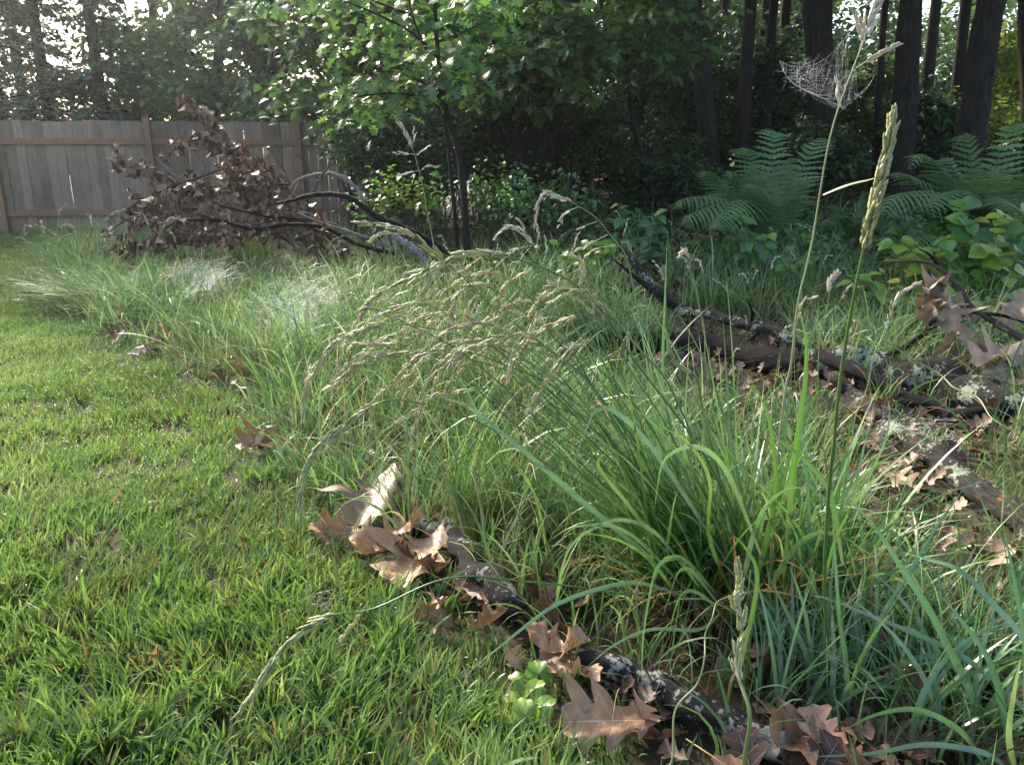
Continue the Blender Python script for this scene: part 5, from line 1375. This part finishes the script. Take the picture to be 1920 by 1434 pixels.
def put_blade(parent, pts, y0, y1, wd, tint, mat='blade', fold=.22, roll=0., twist=.3):
    mb = MB(); P = smooth_path([at(*p) for p in D(pts, y0, y1)], 22)
    ribbon(mb, P, wd * 1.4, fold=fold, tint=tint, raw=True, roll=roll, twist=twist)
    mb.build('blade', M[mat], parent)
for pts, y0, y1, wd, t, mat in [
    ([(1580, 1060), (1563, 955), (1547, 906), (1497, 852), (1430, 806)], 1.5, 1.55, .009, .2, 'blade'),
    ([(1300, 1100), (1180, 950), (1120, 865), (1183, 839), (1254, 818)][::1], 1.7, 1.55, .0075, .6, 'blade'),
    ([(1430, 1050), (1370, 900), (1330, 848), (1287, 837), (1245, 862), (1233, 910), (1227, 956)], 1.6, 1.45, .009, .7, 'blade'),
    ([(1380, 1080), (1230, 850), (1150, 770), (1115, 772), (1102, 797), (1077, 860), (1063, 915)], 1.7, 1.5, .009, .75, 'blue_blade'),
    ([(1280, 1110), (1200, 1030), (1086, 936), (1023, 881), (960, 827), (902, 781), (864, 756), (810, 740)], 1.7, 1.5, .011, .55, 'blue_blade'),
    ([(1340, 1110), (1290, 1055), (1260, 1045), (1231, 1064), (1216, 1123), (1205, 1198), (1203, 1272), (1204, 1306)], 1.6, 1.3, .0085, .75, 'blade'),
    ([(1290, 1120), (1210, 1095), (1160, 1095), (1090, 1114), (1034, 1138), (978, 1179), (922, 1224), (859, 1275)], 1.6, 1.32, .0075, .5, 'blue_blade'),
    ([(1300, 1090), (1230, 1000), (1164, 974), (1108, 993), (1071, 1023), (1045, 1086)], 1.65, 1.5, .007, .7, 'blade'),
    ([(1310, 1100), (1275, 1050), (1255, 1045), (1239, 1054), (1228, 1092), (1225, 1150)], 1.55, 1.42, .0075, .7, 'blade'),
    ([(1345, 1130), (1302, 1075), (1283, 1066), (1268, 1078), (1253, 1123), (1239, 1164)], 1.52, 1.4, .007, .65, 'blade'),
    ([(1350, 1150), (1328, 1125), (1298, 1107), (1276, 1116), (1261, 1157), (1253, 1201)], 1.5, 1.38, .006, .6, 'blade'),
    ([(1470, 1080), (1485, 900), (1497, 806), (1509, 722), (1511, 638), (1497, 576)], 1.65, 1.65, .011, .25, 'blade'),
    ([(1235, 1000), (1240, 800), (1243, 660), (1247, 555), (1251, 448)], 2.2, 2.2, .008, .5, 'blue_blade'),
    ([(1290, 1110), (1180, 1000), (1090, 985), (1050, 1010)], 1.65, 1.5, .007, .6, 'blade'),
    ([(1380, 1130), (1330, 1010), (1330, 900), (1290, 830), (1240, 800)], 1.65, 1.5, .009, .4, 'blade'),
    ([(1400, 1150), (1440, 1000), (1455, 900), (1440, 780), (1400, 700)], 1.6, 1.6, .009, .3, 'blade'),
    ([(1420, 1150), (1480, 1040), (1530, 1000), (1590, 1010), (1640, 1060)], 1.6, 1.45, .009, .6, 'blade'),
    ([(1380, 1150), (1420, 980), (1470, 920), (1530, 915)], 1.6, 1.5, .008, .8, 'blade'),
    ([(1350, 1150), (1310, 1180), (1220, 1180), (1150, 1210), (1100, 1250)], 1.5, 1.35, .006, .8, 'blade'),
]:
    put_blade(tus, pts, y0, y1, wd, t, mat)

# ---- blue green clump in the right corner
bc = gp(1790, 1400)
blu = thing('grass_clump', 'blue green wide bladed dewy grass clump in the bottom right corner', 'grass', bc)
for pts, y0, y1, wd, t, mat in [
    ([(1870, 1480), (1823, 1310), (1778, 1216), (1741, 1142), (1685, 1056), (1630, 974), (1577, 930)], 1.22, 1.3, .0115, .45, 'blue_blade'),
    ([(1600, 1300), (1648, 1165), (1704, 1075), (1760, 982), (1816, 904)], 1.35, 1.45, .0065, .55, 'blue_blade'),
    ([(1960, 1300), (1920, 1200), (1853, 1123), (1797, 1067), (1741, 1049), (1690, 1034)], 1.2, 1.4, .009, .8, 'blue_blade'),
    ([(1960, 1390), (1920, 1330), (1853, 1265), (1778, 1216), (1704, 1183), (1630, 1153), (1555, 1123), (1520, 1116)], 1.2, 1.4, .0085, .8, 'blue_blade'),
    ([(1555, 1360), (1544, 1320), (1536, 1283), (1503, 1205), (1473, 1142), (1443, 1082)], 1.35, 1.42, .010, .6, 'blue_blade'),
    ([(1595, 1380), (1590, 1328), (1585, 1235), (1574, 1160), (1566, 1049), (1561, 973)], 1.3, 1.35, .0075, .5, 'blue_blade'),
    ([(1530, 1300), (1520, 1220), (1510, 1150), (1495, 1100), (1480, 1060)], 1.38, 1.4, .006, .7, 'blue_blade'),
    ([(1900, 1460), (1853, 1414), (1741, 1395), (1630, 1412), (1518, 1418)], 1.12, 1.15, .0075, .8, 'blue_blade'),
    ([(1560, 1150), (1545, 1100), (1563, 1019), (1592, 956), (1620, 880)], 1.45, 1.45, .008, .2, 'blade'),
    ([(1592, 1320), (1600, 1272), (1622, 1216), (1648, 1175), (1682, 1138)], 1.32, 1.3, .006, .6, 'blade'),
    ([(1560, 1000), (1580, 944), (1622, 902), (1656, 835), (1668, 776), (1660, 734)], 1.7, 1.75, .005, .8, 'blade'),
    ([(1900, 1480), (1880, 1330), (1850, 1230), (1800, 1160), (1760, 1110)], 1.15, 1.25, .010, .3, 'blue_blade'),
    ([(1940, 1480), (1925, 1350), (1920, 1200), (1900, 1080), (1880, 980)], 1.15, 1.25, .009, .4, 'blue_blade'),
    ([(1700, 1450), (1720, 1330), (1760, 1250), (1830, 1190), (1900, 1165)], 1.2, 1.3, .009, .6, 'blue_blade'),
    ([(1850, 1440), (1800, 1370), (1720, 1330), (1640, 1340), (1580, 1370)], 1.15, 1.2, .008, .5, 'blade'),
    ([(1905, 1450), (1890, 1380), (1900, 1300), (1915, 1230)], 1.12, 1.12, .011, .9, 'blade'),
    ([(1640, 1300), (1700, 1240), (1800, 1225), (1900, 1240)], 1.35, 1.4, .008, .6, 'blue_blade'),
    ([(1560, 1330), (1620, 1290), (1700, 1290), (1790, 1310)], 1.3, 1.3, .006, .4, 'blade'),
]:
    put_blade(blu, pts, y0, y1, wd, t, mat)
mb = MB()
for (px, py, n) in [(1500, 1330, 24), (1780, 1300, 40), (1560, 1320, 40), (1640, 1330, 34), (1740, 1390, 40), (1860, 1420, 44), (1900, 1300, 40), (1840, 1240, 24), (1700, 1230, 24), (1480, 1250, 24), (1620, 1180, 24)]:
    c = gp(px, py)
    tuft_blades(mb, c, n, .10, .08, g.uniform(0, 6), 1.6, (.16, .38), (.0032, .0088), (.05, .6), (.1, 1.4), (.1, .9), g)
mb.build('foliage', M['blue_blade'], blu)

# ---- secondary tufts
def tuft(label, px, py, n, rx, ry, az0, azs, L, wd, lean, curv, tn, mat, seed, K=8, name='grass_tuft'):
    g = np.random.default_rng(seed)
    c = gp(px, py)
    mb = MB(); tuft_blades(mb, c, n, rx, ry, az0, azs, L, wd, lean, curv, tn, g, K=K)
    o = mb.build(name, M[mat], origin=c)
    return tag(o, label, 'grass', None, 'thing')
tuft('fine bright green upright grass tuft above the broken stick', 925, 990, 330, .14, .10, 1.57, 1.5, (.16, .40), (.0018, .0034), (.02, .5), (.05, .9), (.3, .8), 'lawn', 501)
tuft('small green tuft between the upright grey leaf and the lawn', 640, 930, 130, .10, .08, 2.6, 1.2, (.12, .26), (.0018, .0032), (.1, .6), (.2, 1.1), (.3, .8), 'lawn', 502)
tuft('pale grass clump combed over to the left at the far lawn edge', 250, 585, 620, .55, .22, 3.1, .35, (.35, .62), (.0035, .006), (.5, .9), (.7, 1.3), (.55, 1), 'meadow', 503)
tuft('bluish grass tuft right of the combed over pale clump', 360, 580, 300, .3, .2, 2.6, 1.0, (.3, .5), (.003, .006), (.1, .6), (.2, 1.2), (.3, .8), 'meadow', 504)
tuft('yellow green tuft in the tall grass behind the orange brown leaf', 540, 690, 160, .14, .12, 1.6, 1.6, (.18, .34), (.0025, .005), (.02, .5), (.1, .9), (.6, 1), 'lawn', 505)
tuft('straw coloured grass tuft left of the seed heads', 470, 700, 150, .2, .12, 2.9, 1.2, (.15, .36), (.002, .004), (.3, .9), (.4, 1.3), (.2, 1), 'straw', 506)
tuft('upright green tuft in front of the brush pile', 470, 500, 220, .3, .15, 1.6, 1.6, (.35, .6), (.004, .008), (.02, .45), (.1, .8), (.3, .9), 'meadow', 507)
tuft('tall pale tuft at the left foot of the brush pile', 230, 505, 150, .25, .12, 1.8, 1.4, (.4, .75), (.003, .006), (.02, .4), (.1, .8), (.5, 1), 'meadow', 513)
tuft('tall green tuft at the right foot of the brush pile beside the pale stub', 640, 505, 150, .25, .12, 1.5, 1.4, (.35, .65), (.003, .006), (.02, .4), (.1, .8), (.3, .9), 'meadow', 514)
tuft('yellowish spiky tuft left of the sheet web', 430, 650, 130, .14, .10, 1.6, 1.6, (.2, .36), (.003, .006), (.05, .6), (.1, .9), (.7, 1), 'lawn', 508)
tuft('green tuft of narrow blades under the arching seed heads', 760, 800, 260, .22, .14, 2.4, 1.4, (.18, .40), (.0018, .0035), (.02, .5), (.1, 1.0), (.3, .8), 'lawn', 509)
tuft('grey green tuft behind the arching seed heads', 900, 760, 300, .3, .2, 2.2, 1.6, (.2, .42), (.0018, .0038), (.02, .5), (.1, 1.2), (.4, .9), 'meadow', 510)
tuft('dark green tuft at the lawn corner in the bottom left', 60, 1400, 60, .07, .06, 1.6, 1.6, (.08, .16), (.005, .009), (.1, .6), (.1, .7), (.4, .7), 'lawn', 511)
tuft('leaning tuft of pale blades left of the main tussock foot', 1120, 1010, 150, .12, .1, 2.9, .9, (.2, .42), (.002, .004), (.2, .7), (.3, 1.3), (.5, 1), 'meadow', 512)

# ---- single stalks
def single(label, pts, y0, y1, r, heads, seed, seedmat='seed', tint=.4, cat='grass stalk', group=None, name='grass_stalk', extra=(), blade=None):
    p = at(*D(pts, y0, y1)[0])
    t = thing(name, label, cat, p, group)
    stalk(t, D(pts, y0, y1), r, heads, seed, seedmat, tint=tint)
    for k, (bp, Y, n, L) in enumerate(extra):
        branchlet(t, [(a, b, Y) for a, b in bp], r * .5, n, L, seed + 10 + k, seedmat, spread=.14)
    if blade:
        put_blade(t, blade[0], blade[1], blade[2], blade[3], blade[4], 'blade')
    return t
single('thick green stalk with a long knobbly seed spike left of the right fern clump', [(1530, 1330), (1548, 1198), (1555, 1086), (1562, 910), (1576, 827), (1588, 722), (1601, 596), (1613, 492), (1624, 425), (1637, 350), (1655, 290), (1668, 222)], 1.4, 1.3, .0029, [(.76, 1, 30, .031, dict(tpl=SPK_FAT, spread=.26, tn=(.0, .6), droop=-.1))], 520, tint=.2)
single('very tall thin pale stalk carrying the spider web, leaving the top of the picture', [(1440, 1150), (1452, 900), (1463, 743), (1475, 684), (1488, 609), (1505, 521), (1525, 440), (1542, 360), (1560, 280), (1582, 205), (1605, 125), (1630, 50), (1660, -30)], 1.65, 1.6, .0019, [(.93, .99, 9, .034, dict(tn=(.5, 1), spread=.2))], 521, 'pale_seed', tint=.85,
       extra=[([(1612, 95), (1616, 70), (1606, 30)], 1.6, 6, .03), ([(1606, 128), (1635, 108), (1672, 88)], 1.6, 5, .034), ([(1580, 205), (1573, 190), (1570, 155)], 1.6, 5, .026)], blade=([(1543, 366), (1590, 348), (1630, 338), (1664, 328)], 1.6, 1.5, .007, .8))
single('stiff foreground stalk with a plump pale green seed head, cut by the bottom edge', [(1397, 1470), (1393, 1350), (1389, 1260), (1384, 1180), (1386, 1110), (1385, 1040)], 1.08, 1.22, .0026, [(.42, 1, 30, .025, dict(tpl=SPK_FAT, tn=(.25, .7), spread=.2, droop=-.2))], 522, tint=.6, blade=([(1389, 1250), (1420, 1090), (1400, 1030), (1370, 1000)], 1.2, 1.25, .006, .4))
single('bent pale stalk from the bottom edge left of the plump seed head', [(1240, 1450), (1270, 1370), (1300, 1280), (1320, 1210), (1335, 1150), (1380, 1110)], 1.12, 1.3, .0015, [], 523, tint=.7)
single('tall thin flowering stalk rising above the brush pile in front of the shrubs', [(815, 470), (805, 420), (796, 375), (790, 345), (780, 300), (768, 272), (750, 238)], 4.6, 4.6, .0022, [(.84, 1, 8, .05, dict(tn=(.4, 1)))], 524, 'pale_seed', tint=.8,
       extra=[([(772, 280), (775, 262), (776, 245)], 4.6, 4, .045), ([(780, 290), (760, 288), (742, 288)], 4.6, 4, .045), ([(781, 292), (795, 280), (803, 275)], 4.6, 4, .045), ([(790, 320), (800, 312), (818, 313)], 4.6, 5, .04), ([(789, 320), (770, 323), (747, 329)], 4.6, 4, .045)])
single('arching seed stalk drooping to the left above the fallen branch', [(1240, 720), (1200, 580), (1175, 500), (1155, 460), (1125, 420), (1090, 390), (1050, 368), (1015, 371), (998, 420)], 2.9, 2.9, .0018, [(.74, 1, 14, .034, dict(tn=(.1, .9), spread=.25, droop=.5))], 525, 'pale_seed', tint=.7,
       extra=[([(1085, 388), (1060, 400), (1048, 425)], 2.9, 4, .03), ([(1120, 415), (1090, 430), (1072, 470)], 2.9, 6, .03), ([(1140, 440), (1100, 460), (1070, 475)], 2.9, 6, .03), ([(1155, 460), (1110, 470), (1080, 510)], 2.9, 7, .028)])
single('pale feathery seed stalk left of the arching one', [(1080, 700), (1050, 600), (1030, 520), (1000, 465), (960, 425), (935, 440)], 2.7, 2.7, .0014, [(.72, 1, 12, .03, dict(tn=(.4, 1), droop=.4))], 526, 'pale_seed', tint=.8,
       extra=[([(990, 450), (980, 420), (972, 412)], 2.7, 5, .028), ([(1005, 465), (1010, 440), (1008, 425)], 2.7, 5, .028), ([(1018, 490), (1025, 470), (1022, 445)], 2.7, 5, .028), ([(1000, 460), (960, 470), (930, 500)], 2.7, 7, .028)])
single('pale nodding stalk right of the vertical blue green blade', [(1330, 760), (1318, 620), (1305, 540), (1300, 490), (1285, 465), (1275, 480)], 3.0, 3.0, .0015, [(.8, 1, 8, .028, dict(tn=(.4, 1), droop=.5))], 527, 'pale_seed', tint=.85)
single('stalk with white spikelets right of the tall pale stalk', [(1530, 800), (1540, 650), (1550, 580), (1560, 540), (1566, 505)], 2.6, 2.6, .0014, [(.75, 1, 10, .03, dict(tn=(.5, 1), spread=.1, droop=-.2))], 528, 'pale_seed', tint=.7)
single('slender stalk with open spikelets bending right before the hanging leaves', [(1570, 920), (1620, 740), (1650, 640), (1680, 580), (1715, 530)], 2.4, 2.4, .0016, [(.8, 1, 8, .026, dict(tn=(.4, 1), spread=.3))], 529, 'pale_seed', tint=.85, extra=[([(1650, 640), (1665, 600), (1672, 565)], 2.4, 6, .022)])
single('blue green long stem slanting into the bottom right oak leaf heap', [(1600, 600), (1750, 700), (1830, 750), (1930, 815)], 2.8, 2.2, .0022, [], 531, tint=.6)

# ---- pale seeding stalks through the tall grass (a few shapes, copied)
protos = []
g = np.random.default_rng(75)
for k in range(5):
    t = thing('seeding_grass', 'thin pale seeding grass stalk standing in the strip of tall grass', 'grass stalk', (0, 0, 0), 'pale seeding grass stalks in the tall grass')
    hgt = .5
    a = g.uniform(0, 6.28); b = g.uniform(.08, .28)
    P = smooth_path([(0, 0, 0), (b * .15, 0, hgt * .5), (b * .5, 0, hgt * .85), (b, 0, hgt * (.98 if k % 2 else .9))], 24)
    mb = MB(); tube(mb, P, [.0014, .0011, .0005], sides=5, raw=True, tint=.8); mb.build('stem', M['stem'], t)
    hb = MB(); seed_head(hb, P[15:], 12, .028, g, spread=.35 if k > 2 else .18, tn=(.3, 1), droop=.3)
    hb.build('seed_head', M['pale_seed'], t); protos.append(t)
spots = []
while len(spots) < 108:
    px, py = (g.uniform(30, 420), g.uniform(465, 540)) if len(spots) > 83 else (g.uniform(20, 1620), g.uniform(470, 800))
    p = gp(px, py)
    if p[0] < edge(p[1]) + .1 or p[1] > 9 or (px > 1250 and py < 500): continue
    if py > 640 and g.random() < .6: continue
    spots.append(p)
for k, p in enumerate(spots):
    src = protos[k % 5]
    if k < 5: o = src
    else:
        o = src.copy(); COL.objects.link(o)
        for ch in src.children:
            c = ch.copy(); COL.objects.link(c); c.parent = o
    o.location = tuple(p - [0, 0, .01]); o.rotation_euler = (g.normal() * .12, g.normal() * .12, g.uniform(0, 6.28))
    s = g.uniform(1.0, 1.5) if k > 83 else g.uniform(.6, 1.15); o.scale = (s, s, s)

# ------------------------------------------------------------------ webs
def threads(mb, A, B, r, sag=0., n=5):
    A, B = np.asarray(A, float), np.asarray(B, float); N = len(A)
    t = np.linspace(0, 1, n)
    P = A[:, None] + (B - A)[:, None] * t[None, :, None]
    P[..., 2] -= (np.broadcast_to(sag, (N,))[:, None] * 4 * (t * (1 - t))[None])
    for d in (np.array([0, -.3, 1.]), np.array([1, -.3, 0.])):
        d = d / np.linalg.norm(d) * r
        v = np.stack([P - d, P + d], 2).reshape(-1, 3)
        i = np.arange(N)[:, None] * 2 * n + np.arange(n - 1)[None] * 2
        mb.add(v, np.stack([i, i + 1, i + 3, i + 2], -1).reshape(-1, 4))
BEAD = spindle(6, 1, .5)
def beads(mb, pos, r, g):
    N = len(pos)
    scatter(mb, BEAD, pos - [0, 0, 0], rotmats(rdir(g, N), rdir(g, N)), r * g.uniform(.6, 1.3, N) * 2, .5)

g = np.random.default_rng(76)
web = thing('spider_web', 'dewy tangled spider web hung on the tall pale stalk', 'spider web', at(1582, 205, 1.6))
lo = smooth_path([at(a, b, y) for a, b, y in [(1462, 115, 1.7), (1472, 138, 1.69), (1485, 155, 1.68), (1510, 170, 1.66), (1535, 181, 1.64), (1582, 203, 1.6)]], 40)
hi = smooth_path([at(a, b, y) for a, b, y in [(1462, 115, 1.7), (1490, 125, 1.69), (1525, 122, 1.66), (1560, 100, 1.64), (1594, 60, 1.6)]], 40)
rt = smooth_path([at(a, b, y) for a, b, y in [(1582, 203, 1.6), (1610, 180, 1.56), (1626, 166, 1.54), (1640, 140, 1.53)]], 30)
ax = smooth_path([at(a, b, 1.6) for a, b in [(1582, 205), (1590, 178), (1597, 150), (1605, 125)]], 30)
mb = MB()
for c, r in ((lo, .00012), (hi, .00006), (rt, .00006)):
    threads(mb, c[:-1], c[1:], r, n=2)
i, j = g.integers(3, 40, 34), g.integers(3, 40, 34)
threads(mb, lo[i], hi[np.clip(i + g.integers(-9, 9, 34), 2, 39)], .00004, .008)
i = g.integers(14, 40, 26); threads(mb, lo[i], ax[g.integers(0, 30, 26)], .00004, .010)
i = g.integers(0, 30, 16); threads(mb, rt[i], ax[g.integers(4, 30, 16)], .00004, .006)
c = lo[g.integers(6, 38, 160)] * .5 + hi[g.integers(6, 34, 160)] * .5 + rdir(g, 160) * .02
threads(mb, c, c + rdir(g, 160) * .02, .00004)
mb.build('threads', M['silk'], web)
mb = MB()
pos = np.vstack([lo[g.integers(0, 40, 46)], rt[g.integers(0, 30, 16)], c[:24], hi[g.integers(0, 26, 8)]]) + rdir(g, 94) * .001
beads(mb, pos, .00023, g)
mb.build('dewdrops', M['silk'], web)

def sheet_web(label, px, py, dz, rx, ry, tilt, n, seed, dew=200, r=.0006):
    g = np.random.default_rng(seed)
    c = gp(px, py) + [0, 0, dz]
    n = int(n * 1.5); r = r * .34
    u = g.normal(size=(n, 2)) * [rx * .55, ry * .55]; a = g.normal(size=n) * .7 + np.where(g.random(n) < .3, 1.6, 0); l = np.abs(g.normal(size=n)) * .55 * min(rx, ry)
    f = lambda u: np.stack([c[0] + u[:, 0], c[1] + u[:, 1], c[2] + tilt * u[:, 1] - .35 * (rx + ry) * .5 * np.exp(-(u[:, 0] / rx) ** 2 - (u[:, 1] / ry) ** 2) + .012 * vnoise(u[:, 0], u[:, 1], 30, seed)], -1)
    w_ = u + np.stack([np.cos(a), np.sin(a)], -1) * l[:, None]
    mb = MB(); threads(mb, f(u), f(w_), r, n=3)
    beads(mb, f(u)[:dew], r * 2.2, g)
    return tag(mb.build('sheet_web', M['silk'], origin=c), label, 'spider web', 'dewy sheet webs on the grass')
sheet_web('dewy sheet web spread over the grass right of the combed over clump', 335, 585, .24, .24, .28, .25, 1700, 1)
sheet_web('grey sheet web on the grass left of the arching seed heads', 545, 650, .24, .18, .24, .5, 1400, 2)
sheet_web('round lacy web in front of the brush pile below the arching black branch', 720, 520, .28, .22, .2, .8, 560, 3, r=.0008)
sheet_web('small dewy web in the lawn beside the low seed head', 590, 1160, .05, .05, .05, .1, 80, 4, 50, r=.0003)
sheet_web('dewy web under the fallen branch below the lichen covered log', 1710, 850, .07, .14, .12, .3, 300, 5, 120, r=.0005)
sheet_web('thin web over the grass behind the fallen branch', 1540, 640, .12, .16, .14, .2, 420, 6)

# dewdrops on the lawn: white beads that paint in sparkle and pale sheen
g = np.random.default_rng(77)
x, y = ground_samples(g, 34000, 1.2, 8)
px, py = project(x, y, H(x, y))
k = (x < edge(y)) & (g.random(len(x)) < np.exp(-((px - 220) / 230) ** 2 - ((py - 760) / 120) ** 2) * .8 + .012)
x, y = x[k], y[k]
mb = MB(); beads(mb, np.stack([x, y, H(x, y) + g.uniform(.03, .07, len(x))], -1), .0012 * (1 + .12 * y), g)
tag(mb.build('dewdrops', M['silk']), kind='stuff')

# ------------------------------------------------------------------ morning haze
g = NG('haze')
v = g.n('ShaderNodeVolumePrincipled')
v.inputs['Color'].default_value = (.86, .92, .95, 1)
v.inputs['Density'].default_value = .0012
v.inputs['Anisotropy'].default_value = .84
g.l(v.outputs[0], g.out.inputs[1])
mb = MB()
x0, x1, y0, y1, z0, z1 = -45, 45, -8, 60, -2.5, 14
mb.add([(x0, y0, z0), (x1, y0, z0), (x1, y1, z0), (x0, y1, z0), (x0, y0, z1), (x1, y0, z1), (x1, y1, z1), (x0, y1, z1)],
       [[0, 3, 2, 1], [4, 5, 6, 7], [0, 1, 5, 4], [1, 2, 6, 5], [2, 3, 7, 6], [3, 0, 4, 7]])
tag(mb.build('haze', g.m, smooth=False), kind='stuff')
